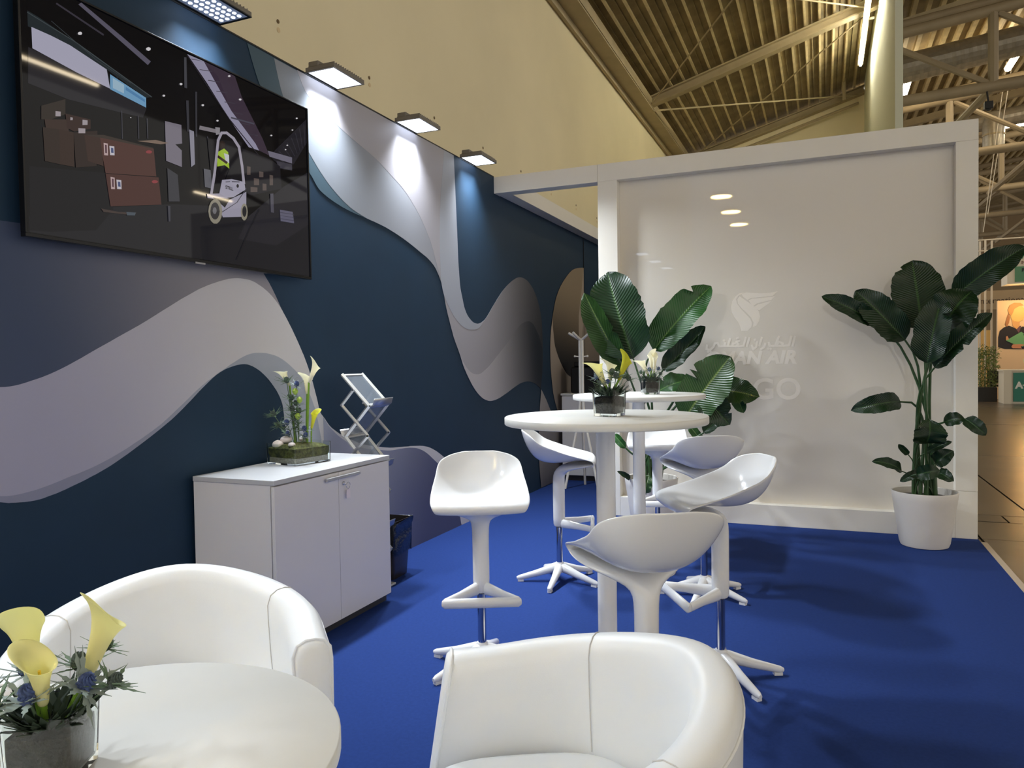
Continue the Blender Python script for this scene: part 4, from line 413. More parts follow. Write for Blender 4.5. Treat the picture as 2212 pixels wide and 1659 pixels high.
# --- hall shell: plaster wall, gable, white side wall
hw = MB().box2((-1.8, -14, -0.05), (-1.5, 24.35, 7.42)).build('wall_hall', M_CREAM, smooth=False); struct(hw, 'tall cream plaster wall of the hall behind the stand')
M_HOLE = mat('tie_hole', (120, 100, 72), rough=0.9); M_STREAK = mat('filled_hole', (236, 214, 172), rough=0.9)
for k in range(-3, 9):
    y = 5.118 + 1.367 * k
    MB().lathe([(0.001, 0), (0.016, 0.001), (0.018, 0.004), (0.0, 0.004)], 12).build('tie_hole', M_HOLE, hw, loc=(-1.5, y, 4.235)).rotation_euler = (0, R(90), 0)
    MB().lathe([(0.001, 0), (0.02, 0.001), (0.022, 0.003), (0.0, 0.004)], 12).build('tie_hole', M_STREAK, hw, loc=(-1.5, y + 0.005, 4.165)).rotation_euler = (0, R(90), 0)
SL = (8.925 - 7.40) / 5.34
def roofz(x): return 7.40 + (x + 1.5) * SL
gb = MB().prism([(-1.5, 24.05, -0.05), (3.9, 24.05, -0.05), (3.9, 24.05, roofz(3.9) + 0.05), (-1.5, 24.05, roofz(-1.5) + 0.05)], (0, 0.3, 0)).build('wall_gable', M_CREAM, smooth=False); struct(gb, 'cream end wall under the sloping roof')
wr = MB().prism([(3.86, 14.07, -0.05), (3.86, 24.04, -0.05), (3.86, 24.04, roofz(3.86) + 1.2), (3.86, 14.07, roofz(3.86) + 1.2)], (0.12, 0, 0)).build('wall_right', mat('pale_green_white', (236, 240, 222), rough=0.95, spec=0.1), smooth=False); struct(wr, 'tall pale wall at the right of the roof bay')
# --- corrugated roof over the bay
def sl_pt(x, y, dz=0.0): return Vector((x, y, roofz(x) + dz))
rf = MB().prism([sl_pt(-1.75, -8, 0.35), sl_pt(3.95, -8, 0.35), sl_pt(3.95, 24.3, 0.35), sl_pt(-1.75, 24.3, 0.35)], (0, 0, 0.08)).build('ceiling', M_DECK, smooth=False); struct(rf, 'corrugated metal roof deck above the hall wall')
ang = math.atan(SL); rotd = Matrix.Rotation(-ang, 3, 'Y')
nr = 17; x0 = -1.22
for i in range(nr):
    x = x0 + i * 0.30
    if x > 3.8: break
    MB().box((x, 8.1, roofz(x) + 0.305), (0.05, 32.0, 0.085), rotd).build('rib', M_RIB, rf, smooth=False)
    MB().box((x + 0.14, 8.1, roofz(x + 0.14) + 0.335), (0.02, 32.0, 0.03), rotd).build('rib', M_DECK, rf, smooth=False)
# eave channel, rafters and bracing
ev = MB(); ev.box((-1.26, 8.0, roofz(-1.26) + 0.02), (0.34, 32.0, 0.05)); ev.box((-1.44, 8.0, roofz(-1.4) - 0.02), (0.06, 32.0, 0.14)); ev.box((-1.10, 8.0, roofz(-1.1) + 0.08), (0.05, 32, 0.20))
ev.build('eave_beam', M_STEEL, rf, smooth=False)
def rafter(y, h=0.26, wd=0.22, n='rafter'):
    L_ = 5.1 / math.cos(ang); c = sl_pt(1.3, y, 0.10)
    m = MB(); m.box(c + Vector((0, 0, 0.10)), (L_, wd, 0.03), rotd); m.box(c - Vector((0, 0, 0.10)), (L_, wd, 0.03), rotd); m.box(c, (L_, 0.04, 0.2), rotd)
    return m.build(n, M_STEEL, rf, smooth=False)
for y in (-2.8, 4.2, 11.2, 18.2, 23.9): rafter(y)
def rod(a, b, r=0.02, m=M_STEEL, n='brace'): return MB().tube([a, b], r, 6).build(n, m, rf)
rod(sl_pt(-1.1, 18.1, 0.0), sl_pt(3.7, 11.3, 0.0), 0.018); rod(sl_pt(-1.1, 11.3, 0.0), sl_pt(3.7, 18.1, 0.0), 0.018)
rod(sl_pt(-1.1, 18.4, -0.05), sl_pt(3.7, 23.7, -0.05), 0.022); rod(sl_pt(-1.0, 23.6, 0.0), sl_pt(3.7, 18.3, 0.0), 0.018)
rod(sl_pt(3.3, 23.0, -0.25), sl_pt(3.3, 23.0, 2.0), 0.045, n='down_pipe'); rod(sl_pt(0.0, 23.7, -0.28), sl_pt(3.7, 23.7, -0.28), 0.04, n='conduit')
# twin tube light along the white wall
tl = empty('tube_light', (3.62, 18.2, roofz(3.7) - 0.26)); tag(tl, 'long fluorescent tube light against the pale upright wall', 'light')
MB().box((0.0, 0, 0.07), (0.12, 5.4, 0.05)).build('housing', M_STEEL, tl, smooth=False); MB().box((0.11, 0, 0.08), (0.12, 0.06, 0.03)).build('bracket', M_STEEL, tl, smooth=False)
for s in (-1, 1): MB().tube([(0, s * 1.35 - 1.2, 0), (0, s * 1.35 + 1.2, 0)], 0.03, 8).build('tube', M_TUBE2, tl)
# --- hall beyond on the right: roof deck, trusses, ducts
fr = MB().prism([(3.98, -8, 9.5), (28, -8, 13.7), (28, 62, 13.7), (3.98, 62, 9.5)], (0, 0, 0.1)).build('ceiling_far', M_DECK, smooth=False); struct(fr, 'ribbed roof deck of the far hall')
for i in range(26):
    x = 4.1 + i * 0.32
    MB().box((x, 38, 9.42 + (x - 3.98) * 0.1747), (0.10, 47, 0.16)).build('rib', M_RIB, fr, smooth=False)
for i in range(2):
    MB().box((10, 20 + i * 9.0, 10.1), (12.2, 0.2, 0.22), Matrix.Rotation(-0.172, 3, 'Y')).build('purlin', M_STEEL, fr, smooth=False)
fe = MB().box2((3.9, 61.5, -0.05), (34, 62, 12.5)).build('wall_far', mat('far_wall', (150, 128, 98), rough=0.9), smooth=False); struct(fe, 'distant end wall of the hall')
M_TR = mat('truss_paint', (158, 142, 116), rough=0.55, noise=0.08, nscale=2)
ORD = ['nearest', 'second', 'third', 'fourth', 'fifth', 'sixth']
def truss(k, y):
    t = empty('roof_truss', (4.0, y, 7.05)); tag(t, '%s beige tubular roof truss of the hall on the right' % ORD[k], 'truss', 'roof trusses of the hall')
    MB().tube([(0, 0, 0), (12, 0, 0.45)], 0.12, 10).build('chord', M_TR, t)
    MB().tube([(0, 0, 1.48), (12, 0, 2.75)], 0.12, 10).build('chord', M_TR, t)
    MB().tube([(0, 0.5, 1.85), (12, 0.5, 3.15)], 0.10, 10).build('chord', M_TR, t)
    for i in range(5):
        x = 2.14 + i * 2.4 - 2.4 * (i == 9); x = min(x, 11.8)
        zb, zt = x * 0.0375, 1.48 + x * 0.106
        MB().tube([(x, 0, zb), (x, 0, zt)], 0.10, 8).build('post', M_TR, t)
        MB().tube([(x, 0, zb + 0.02), (max(x - 2.3, 0), 0, 1.48 + max(x - 2.3, 0) * 0.106 - 0.1)], 0.07, 8).build('diagonal', M_TR, t)
        MB().tube([(x, 0, zb), (x - 0.9, 3.0, -0.55)], 0.08, 8).build('diagonal', M_TR, t)
    return t
for k in range(6): truss(k, 19.0 + 6.0 * k)
def duct(name, y, z, r, label, x1=16):
    t = empty(name, (4.02, y, z)); tag(t, label, 'duct')
    prof = []; L_ = x1 - 3.9; n = int(L_ / 0.09)
    m = MB(); path = []; rad = []
    for i in range(n): path.append((i * 0.09, 0, i * 0.09 * 0.105)); rad.append(r * (1.0 if i % 2 else 1.022))
    m.tube(path, rad, 20).build('pipe', M_DUCT, t, smooth=False)
    return t
duct('spiral_duct', 22.0, 8.73, 0.36, 'large galvanised spiral air duct behind the nearest roof truss')
duct('spiral_duct', 28.0, 8.42, 0.28, 'smaller galvanised air duct further back in the hall')
dd = empty('duct_outlet', (7.62, 27.2, 7.85)); tag(dd, 'short silver vertical duct outlet hanging below the air duct', 'duct')
MB().lathe([(0.28, -0.1), (0.30, -0.1), (0.30, 0.62), (0.20, 0.95), (0.18, 0.95)], 20).build('drop_pipe', M_DUCT, dd); MB().lathe([(0.315, 0.25), (0.315, 0.30)], 20).build('band', M_STEEL, dd)
def tube_lamp(loc, L_, rz, label, group=None, r=0.05):
    t = empty('hall_tube_light', loc, rz); tag(t, label, 'light', group)
    MB().box((0, 0, 0.05), (0.16, L_, 0.05)).build('housing', M_STEEL, t, smooth=False)
    for s in (-1, 1): MB().tube([(0, s * L_ * 0.35, 0.07), (0, s * L_ * 0.35, 9.45 + (loc[0] - 3.98) * 0.1747 - loc[2])], 0.012, 5).build('hanger', M_STEEL, t)
    MB().tube([(0, -L_ / 2 + 0.03, 0), (0, L_ / 2 - 0.03, 0)], r, 8).build('tube', M_TUBE, t); return t
tube_lamp((4.90, 23.6, 8.85), 1.2, 0, 'bright tube light just right of the pale upright wall', r=0.09)
tube_lamp((7.52, 24.0, 9.33), 1.6, 0, 'tube light beneath the large spiral duct at the upper right', r=0.09)
tube_lamp((8.9, 28.6, 8.75), 2.6, R(83), 'slanting tube light beside the silver duct outlet', r=0.07)
tube_lamp((7.9, 36.5, 8.2), 1.5, 0, 'small tube light deep between the far trusses')
for i, x in enumerate((10.0, 15.0, 22.0)):
    for j, y in enumerate((-3.0, 5.0, 13.0, 25.2)):
        tube_lamp((x, y, 8.8), 2.2, R(0), 'hall tube light mirrored in the screen, %s row out, %s along the row' % (('first', 'second', 'third')[i], ('first', 'second', 'third', 'fourth')[j]), 'tube lights over the open hall', 0.05)
# suspended round downlights of the neighbouring area, seen mirrored in the glossy panel
M_DL = mat('round_downlight', (255, 246, 214), emit=(255, 240, 196), estr=16.0)
for i, y in enumerate((-2.55, -4.2, -5.84)):
    t = empty('round_downlight', (0.91, y, 4.5)); tag(t, 'round pendant downlight mirrored in the glossy panel, %s of the row of three' % ('first', 'second', 'third')[i], 'light', 'row of round downlights')
    MB().lathe([(0.02, 0.09), (0.215, 0.08), (0.22, 0.0), (0.205, 0.0), (0.2, 0.05)], 32, cap=False).build('housing', M_WHITE, t)
    MB().lathe([(0.001, 0.012), (0.2, 0.012)], 32).build('diffuser', M_DL, t)
    MB().tube([(0, 0, 0.085), (0, 0, 4.0)], 0.006, 6).build('cable', M_DARK, t)
# ================================================================== LED FLOODS ON THE MURAL WALL
M_LED = mat('led_diffuser', (255, 255, 255), emit=(226, 238, 255), estr=4.0)
M_LEDDOT = mat('led_dot', (255, 255, 255), emit=(228, 240, 255), estr=6.0)
M_LENS = mat('led_lens_plate', (120, 128, 146), rough=0.2, emit=(150, 165, 195), estr=0.2)
def flood(y, label, dots=False, watts=FLOOD_W):
    t = empty('led_floodlight', (0.0, y, 3.0)); tag(t, label, 'floodlight', 'LED floodlights on the mural wall')
    MB().box((0.10, 0, 0.024), (0.20, 0.30, 0.022)).build('housing', M_LAMPGREY, t, smooth=False, bevel=0.003)
    m = MB()
    for i in range(13): m.box((0.10, -0.132 + i * 0.022, 0.041), (0.18, 0.004, 0.012))
    m.build('cooling_fins', M_LAMPGREY, t, smooth=False)
    MB().box((0.05, -0.10, 0.052), (0.07, 0.085, 0.035)).build('driver_box', M_LAMPGREY, t, smooth=False, bevel=0.006)
    MB().box((-0.03, 0, 0.035), (0.06, 0.06, 0.02)).build('bracket', M_LAMPGREY, t, smooth=False)
    b = MB()
    b.box2((0.0, -0.15, 0.008), (0.012, 0.15, 0.013)); b.box2((0.188, -0.15, 0.008), (0.20, 0.15, 0.013)); b.box2((0.012, -0.15, 0.008), (0.188, -0.138, 0.013)); b.box2((0.012, 0.138, 0.008), (0.188, 0.15, 0.013))
    b.build('bezel', M_BLACK if dots else M_LAMPGREY, t, smooth=False)
    if dots:
        MB().box((0.10, 0, 0.011), (0.172, 0.272, 0.002)).build('lens_plate', M_LENS, t, smooth=False)
        for i in range(4):
            for j in range(8):
                MB().lathe([(0.0095, 0.0), (0.0095, -0.002), (0.001, -0.003)], 10, (0.045 + i * 0.037, -0.112 + j * 0.032, 0.0095)).build('led', M_LEDDOT, t)
    else:
        MB().box((0.10, 0, 0.0105), (0.172, 0.272, 0.003)).build('diffuser', M_LED, t, smooth=False)
    area_light('led_light', t, (0.10, 0, 0.004), 0.16, 0.26, watts, (0.86, 0.93, 1.0), 110, (0, R(-24), 0))
    return t
flood(2.73, 'LED floodlight with visible diode grid above the wall screen', True, FLOOD_W * 0.7)
flood(3.685, 'bright LED floodlight right beside the upper right screen corner')
flood(4.65, 'bright LED floodlight second nearest to the white header beam')
flood(5.65, 'bright LED floodlight nearest to the white header beam')
for y, n in ((0.85, 'first'), (-0.15, 'second'), (-1.15, 'third')): flood(y, 'LED floodlight continuing the row beyond the left frame edge, %s after the diode grid one' % n, watts=FLOOD_W * 0.5)
# ================================================================== WALL SCREEN
tv = empty('wall_screen', (0, 0, 0)); tag(tv, 'large black flat screen on the mural wall showing a forklift in a warehouse', 'television')
MB().box2((0.025, 1.95, 1.90), (0.05, 3.33, 2.68)).build('rear_housing', M_BLACK, tv, smooth=False, bevel=0.01)
MB().box2((0.002, 2.3, 2.1), (0.025, 2.98, 2.5)).build('wall_mount', M_DARK, tv, smooth=False)
MB().box2((0.05, 1.828, 1.822), (0.066, 3.45, 2.764)).build('display_panel', mat('screen_black', (4, 4, 6), rough=0.03, spec=0.2), tv, smooth=False)
bz = MB(); bz.box2((0.045, 1.820, 1.810), (0.0735, 3.456, 1.824)); bz.box2((0.045, 1.820, 2.760), (0.0735, 3.456, 2.768)); bz.box2((0.045, 1.820, 1.824), (0.0735, 1.828, 2.760)); bz.box2((0.045, 3.448, 1.824), (0.0735, 3.456, 2.760))
bz.build('bezel', mat('screen_bezel', (22, 22, 25), rough=0.3, metal=0.5), tv, smooth=False, bevel=0.0015)
me = bpy.data.meshes.new('screen_picture'); bm = bmesh.new(); cl = bm.loops.layers.float_color.new('pic')
def tvface(pts, c, x):
    try: f = bm.faces.new([bm.verts.new((x, p[0], p[1])) for p in pts])
    except Exception: return
    for l in f.loops: l[cl] = lin(c)
tvface([(1.828, 1.824), (3.448, 1.824), (3.448, 2.760), (1.828, 2.760)], (6, 6, 9), 0.0662)
for i, (c, pts) in enumerate(TVPIC): tvface(pts, c, 0.0663 + 0.00003 * (i + 1))
bmesh.ops.triangulate(bm, faces=[f for f in bm.faces if len(f.verts) > 4]); bm.normal_update()
for f in bm.faces:
    if f.normal.x < 0: f.normal_flip()
bm.to_mesh(me); bm.free()
mp = bpy.data.materials.new('screen_picture'); mp.use_nodes = True; nt = mp.node_tree; b = nt.nodes['Principled BSDF']; b.inputs['Base Color'].default_value = (0.004, 0.004, 0.005, 1); b.inputs['Roughness'].default_value = 0.03; b.inputs['Specular IOR Level'].default_value = 0.22
at = nt.nodes.new('ShaderNodeAttribute'); at.attribute_name = 'pic'; nt.links.new(at.outputs['Color'], b.inputs['Emission Color']); b.inputs['Emission Strength'].default_value = 0.62
me.materials.append(mp); pic = bpy.data.objects.new('screen_picture', me); COL.objects.link(pic); pic.parent = tv
text_mesh('picture_lettering', 'STILL', 0.022, mat('picture_ink', (24, 24, 30), rough=0.05), tv, (0.0722, 2.812, 2.188), (0, 1, 0), (0, 0, 1), thick=0.0004, bold=0.0006)
MB().box2((0.066, 2.61, 1.803), (0.0745, 2.67, 1.811)).build('maker_badge', mat('badge_grey', (150, 150, 155), rough=0.3, metal=0.8), tv, smooth=False)
# ================================================================== SIDEBOARD CABINET
cb = empty('sideboard', (0.03, 2.60, 0)); tag(cb, 'white two-door sideboard below the wall screen with key in its lock', 'cabinet')
MB().box2((0, 0, 0.795), (0.472, 0.95, 0.817)).build('top', mat('cabinet_top', (196, 197, 200), rough=0.4), cb, smooth=False, bevel=0.0015)
MB().box2((0.0, 0.004, 0.05), (0.447, 0.946, 0.7945)).build('body', M_CAB, cb, smooth=False, bevel=0.001)
MB().box2((0.02, 0.03, 0.0), (0.44, 0.94, 0.05)).build('plinth', M_DARK, cb, smooth=False)
MB().box2((0.452, 0.006, 0.045), (0.470, 0.476, 0.788)).build('door', M_CAB, cb, smooth=False, bevel=0.001)
d2 = MB().box2((0.452, 0.479, 0.045), (0.470, 0.944, 0.788)).build('door', M_CAB, cb, smooth=False, bevel=0.001)
h = MB(); h.box2((0.478, 0.36, 0.757), (0.492, 0.64, 0.772)); h.box2((0.470, 0.37, 0.76), (0.479, 0.385, 0.768)); h.box2((0.470, 0.615, 0.76), (0.479, 0.63, 0.768)); h.box2((0.470, 0.495, 0.76), (0.479, 0.505, 0.768))
h.build('handle', M_ALU, cb, smooth=False, bevel=0.002)
lk = MB().lathe([(0.010, 0), (0.010, 0.006), (0.008, 0.008)], 16).build('lock', M_CHROME, d2, loc=(0.470, 0.515, 0.727)); lk.rotation_euler = (0, R(90), 0)
ring = MB().tube([(0.487, 0.535 + 0.016 * math.cos(a), 0.715 + 0.016 * math.sin(a)) for a in [2 * math.pi * k / 20 for k in range(21)]], 0.0014, 6).build('key_ring', M_CHROME, d2)
MB().tube([(0.472, 0.515, 0.727), (0.486, 0.522, 0.725)], 0.004, 8).build('key', M_CHROME, d2)
MB().box((0.486, 0.537, 0.672), (0.003, 0.030, 0.044)).build('key_tag', mat('clear_tag', (235, 225, 232), rough=0.3), d2, smooth=False, bevel=0.001)
MB().tube([(0.487, 0.535, 0.70), (0.486, 0.536, 0.693)], 0.001, 5).build('tag_link', M_CHROME, d2)
MB().box2((0.455, 0.950, 0.785), (0.472, 0.956, 0.789)).build('hinge_plate', M_ALU, cb, smooth=False)
# ================================================================== BAR TABLES AND COFFEE TABLE
def round_table(name, loc, H, rad, th, colr, baser, label, cat='table'):
    t = empty(name, loc); tag(t, label, cat)
    MB().lathe([(rad - 0.003, H - th), (rad, H - th + 0.003), (rad, H - 0.003), (rad - 0.003, H)], 96).build('table_top', M_LAM, t, angle=60)
    MB().lathe([(colr, 0.012), (colr, H - th)], 40).build('column', M_PLASTIC, t)
    MB().lathe([(baser, 0), (baser, 0.006), (baser - 0.01, 0.012), (colr, 0.014)], 64).build('base_plate', M_PLASTIC, t)
    return t
round_table('bar_table', (1.935, 2.88, 0), 1.105, 0.403, 0.03, 0.0385, 0.22, 'nearer round white bar table in front of the left mural')
round_table('bar_table', (1.67, 4.60, 0), 1.113, 0.41, 0.03, 0.0385, 0.22, 'farther round white bar table beside the leafy plants')
round_table('coffee_table', (1.718, 0.782, 0), 0.73, 0.362, 0.03, 0.04, 0.25, 'low round white table in the near left corner with a flower vase')
# ================================================================== BAR STOOLS
def build_stool():
    t = empty('bar_stool', (0, 0, 0))
    # seat bowl: rows from the front lip to the top of the back (y forward)
    prof = [(0.206, 0.708, 0.190, 0.004, -0.012, 0.0), (0.219, 0.716, 0.198, 0.002, -0.012, 0.0), (0.225, 0.731, 0.206, 0.000, -0.012, 0.0), (0.217, 0.745, 0.213, 0.000, -0.011, 0.0), (0.19, 0.749, 0.219, 0.006, -0.008, 0.0), (0.12, 0.738, 0.221, 0.034, 0.00, 0.005), (0.04, 0.726, 0.218, 0.068, 0.00, 0.012),
            (-0.03, 0.720, 0.211, 0.098, 0.01, 0.02), (-0.09, 0.726, 0.207, 0.108, 0.022, 0.02), (-0.14, 0.752, 0.204, 0.100, 0.038, 0.02), (-0.175, 0.80, 0.200, 0.070, 0.050, 0.01), (-0.197, 0.85, 0.190, 0.036, 0.055, 0.0), (-0.208, 0.883, 0.172, 0.014, 0.050, 0.0), (-0.213, 0.903, 0.146, 0.005, 0.036, 0.0), (-0.216, 0.915, 0.110, 0.0, 0.02, 0.0), (-0.217, 0.920, 0.065, 0.0, 0.008, 0.0)]
    rows = []
    for (y, z, wd, dz, dy, fl) in prof:
        r = []
        for i in range(15):
            u = -1 + i / 7.0; a = abs(u)
            r.append((wd * math.sin(u * math.pi / 2) if False else wd * u * (1.0 - 0.06 * a * a), y + dy * a ** 2.2, z + dz * a ** 2.4))
        rows.append(r)
    MB().grid(rows).build('seat', M_PLASTIC, t, solid=0.009, subsurf=2, angle=180)
    # neck: flattened funnel folding from the lip back down into the round column
    path = [(0, 0.325, 0.036, 0.036, 90), (0, 0.36, 0.036, 0.036, 90), (0, 0.55, 0.036, 0.036, 90), (0, 0.615, 0.037, 0.037, 88), (0.004, 0.65, 0.043, 0.036, 70), (0.022, 0.674, 0.074, 0.030, 40), (0.055, 0.690, 0.120, 0.022, 20), (0.10, 0.702, 0.162, 0.017, 14), (0.15, 0.712, 0.184, 0.012, 12), (0.19, 0.720, 0.190, 0.012, 12), (0.208, 0.724, 0.190, 0.009, 12), (0.214, 0.726, 0.186, 0.004, 12)]
    rings = []
    for (y, z, a, b, d) in path:
        d = R(d); fy, fz = math.cos(d), math.sin(d); ny, nz = -fz, fy; rg = []
        for k in range(24):
            q = 2 * math.pi * k / 24; rg.append((a * math.cos(q), y + ny * b * math.sin(q), z + nz * b * math.sin(q)))
        rings.append(rg)
    MB().loft(rings).build('stem', M_PLASTIC, t, subsurf=1, angle=60)
    # triangular foot rest
    fr_ = MB()
    for s in (-1, 1): fr_.tube([(0.02 * s, 0.02, 0.352), (0.09 * s, 0.115, 0.350), (0.150 * s, 0.192, 0.348)], [0.017, 0.012, 0.011], 10, flat=1.7)
    fr_.tube([(-0.160, 0.196, 0.347), (-0.150, 0.200, 0.347), (0.150, 0.200, 0.347), (0.160, 0.196, 0.347)], [0.008, 0.0125, 0.0125, 0.008], 12, flat=1.7)
    fr_.build('foot_rest', M_PLASTIC, t, angle=60)
    MB().tube([(0, 0, 0.10), (0, 0, 0.326)], 0.0185, 24).build('gas_post', M_CHROME, t)
    MB().lathe([(0.034, 0.055), (0.036, 0.08), (0.030, 0.100), (0.0225, 0.112), (0.0225, 0.113)], 24).build('hub', M_PLASTIC, t)
    for k in range(5):
        a = R(90 + 72 * k); c, s = math.cos(a), math.sin(a)
        lm = MB().tube([(0.005 * c, 0.005 * s, 0.082), (0.03 * c, 0.03 * s, 0.080), (0.13 * c, 0.13 * s, 0.050), (0.245 * c, 0.245 * s, 0.022), (0.262 * c, 0.262 * s, 0.020)], [0.026, 0.026, 0.020, 0.0145, 0.008], 12, flat=1.05).build('leg', M_PLASTIC, t)
        rz = Matrix.Rotation(a, 3, 'Z')
        MB().box((0.238 * c, 0.238 * s, 0.006), (0.035, 0.022, 0.012), rz).build('foot_pad', M_PLASTIC, lm, smooth=False)
    return t
stool = build_stool(); used = False
def place_stool(x, y, face, leg, label):
    global used
    s = stool if not used else copy_tree(stool); used = True
    a = math.atan2(face[1], face[0]) - math.pi / 2
    s.location = (x, y, 0); s.rotation_euler = (0, 0, a); tag(s, label, 'stool', 'white moulded bar stools')
    for ch in s.children:
        if ch.name.startswith(('leg', 'hub')): ch.rotation_euler = (0, 0, leg - a)
    return s
place_stool(1.37, 2.89, (0.43, -0.90), R(10), 'white moulded bar stool facing the camera between sideboard and nearer bar table')
place_stool(1.265, 4.223, (0.95, 0.28), R(41), 'white bar stool seen in profile behind the nearer table, by the mural')
place_stool(2.26, 2.14, (-0.50, 0.866), R(20), 'white bar stool with its back to the camera, nearest the front armchair')
place_stool(2.342, 3.165, (-0.858, -0.511), R(5), 'white bar stool right of the nearer table, bowl open to the left')
place_stool(2.12, 4.23, (-0.42, 0.91), R(30), 'white bar stool with its back to the camera, nearest the glossy panel')
place_stool(1.66, 5.20, (0.20, -0.98), R(20), 'white bar stool behind the farther table, in front of the left plant pot')
# ================================================================== ARMCHAIRS
def build_armchair():
    t = empty('tub_armchair', (0, 0, 0))     # faces -y
    def arc(s):                                # s in 0..1 from right arm front round the back to the left arm front
        a0 = 0.30; rr = 0.328; la = 0.165; tot = 2 * la + math.pi * rr; d = s * tot
        if d < la: return Vector((rr, -la + d, 0)), Vector((1, 0, 0))
        if d > tot - la: return Vector((-rr, -(d - (tot - la)), 0)), Vector((-1, 0, 0))
        a = (d - la) / rr; return Vector((rr * math.cos(a), rr * math.sin(a), 0)), Vector((math.cos(a), math.sin(a), 0))
    rings = []; tops = []
    NS = 56
    for i in range(NS + 1):
        s = i / NS; p, n = arc(s); k = math.sin(math.pi * s)
        kk = math.sqrt((2 * s - 1) ** 2 + 0.04); top = 0.642 + 0.100 * max(0.0, 1 - (kk - 0.2) / 0.82) ** 1.7; rk = max(0.0, 1 - min(s, 1 - s) / 0.18) ** 1.5
        th = 0.052
        sec = []
        prof = [(0.030, 0.10), (0.040, 0.16), (0.047, 0.30), (0.052, 0.45), (0.056, top - 0.05), (0.053, top - 0.022), (0.036, top - 0.005), (0.012, top), (-0.015, top - 0.001), (-0.040, top - 0.012), (-0.052, top - 0.038), (-0.050, top - 0.09), (-0.044, 0.50), (-0.036, 0.42), (-0.034, 0.30), (-0.034, 0.10)]
        for (o, z) in prof: sec.append(p + n * o * 0.86 + Vector((0, -rk * 0.16 * (top - z), z)))
        rings.append(sec); tops.append(p + n * 0.0475 + Vector((0, -rk * 0.16 * 0.036, top - 0.036)))
    def inset(rg, k, f):
        c = sum(rg, Vector()) / len(rg); return [c + (q - c) * k + Vector((0, -f, 0)) for q in rg]
    def insetw(rg, w_, f):
        c = sum(rg, Vector()) / len(rg); hx = max(abs(q.x - c.x) for q in rg); kx = max(0.05, 1 - w_ / hx); kz = 1 - w_ / 0.3
        return [Vector((c.x + (q.x - c.x) * kx, c.y + (q.y - c.y) * kz - f, c.z + (q.z - c.z) * kz)) for q in rg]
    full = [insetw(rings[0], 0.03, 0.014), insetw(rings[0], 0.012, 0.012), insetw(rings[0], 0.002, 0.004)] + rings + [insetw(rings[-1], 0.002, 0.004), insetw(rings[-1], 0.012, 0.012), insetw(rings[-1], 0.03, 0.014)]
    MB().loft(full, True, True).build('shell', M_LEATHER, t, angle=60)
    # piping round the arm fronts and seams
    M_SEAM = mat('leather_seam', (206, 204, 202), rough=0.6)
    for e in (0, NS):
        MB().tube([q + Vector((0, -0.002, 0)) for q in rings[e][0:16]], 0.0045, 8).build('piping', M_LEATHER, t)
    for e in (14, 42):
        MB().tube([rings[e][j] + (arc(e / NS)[1] * (0.001 if j < 8 else -0.001)) + (Vector((0, 0, 0.001)) if 5 < j < 10 else Vector((0, 0, 0))) for j in range(4, 14)], 0.0014, 6).build('seam', M_SEAM, t)
    out = [tops[i] for i in range(0, NS + 1)]
    MB().tube(out, 0.004, 6).build('piping', M_LEATHER, t)
    # seat
    seat = []
    for (z, k) in ((0.24, 0.97), (0.30, 1.0), (0.385, 1.0), (0.415, 0.97), (0.428, 0.88), (0.434, 0.55), (0.435, 0.05)):
        rg = []
        for q in range(40):
            a = 2 * math.pi * q / 40; x = 0.286 * math.copysign(abs(math.cos(a)) ** 0.62, math.cos(a)); y = 0.265 * math.copysign(abs(math.sin(a)) ** 0.62, math.sin(a))
            rg.append((x * k, (y - 0.01) * k if k > 0.9 else y * k - 0.01, z))
        seat.append(rg)
    MB().loft(seat).build('seat_cushion', M_LEATHER, t, subsurf=1, angle=60)
    MB().box2((-0.286, -0.255, 0.10), (0.286, -0.215, 0.27)).build('front_panel', M_LEATHER, t, smooth=False, bevel=0.012)
    for sx in (-1, 1):
        for sy in (-0.22, 0.2): MB().lathe([(0.018, 0.0), (0.024, 0.1)], 14, (sx * 0.22, sy, 0)).build('leg', M_ALU, t)
    return t
ac = build_armchair(); ac2 = copy_tree(ac)
ac.location = (1.212, 1.380, 0); ac.rotation_euler = (0, 0, R(44.2)); tag(ac, 'white leather tub armchair facing the camera, beside the sideboard', 'armchair', 'white leather tub armchairs')
ac2.location = (2.233, 1.332, 0); ac2.rotation_euler = (0, 0, R(-61.5)); tag(ac2, 'white leather tub armchair in the foreground centre, turned towards the low table', 'armchair', 'white leather tub armchairs')
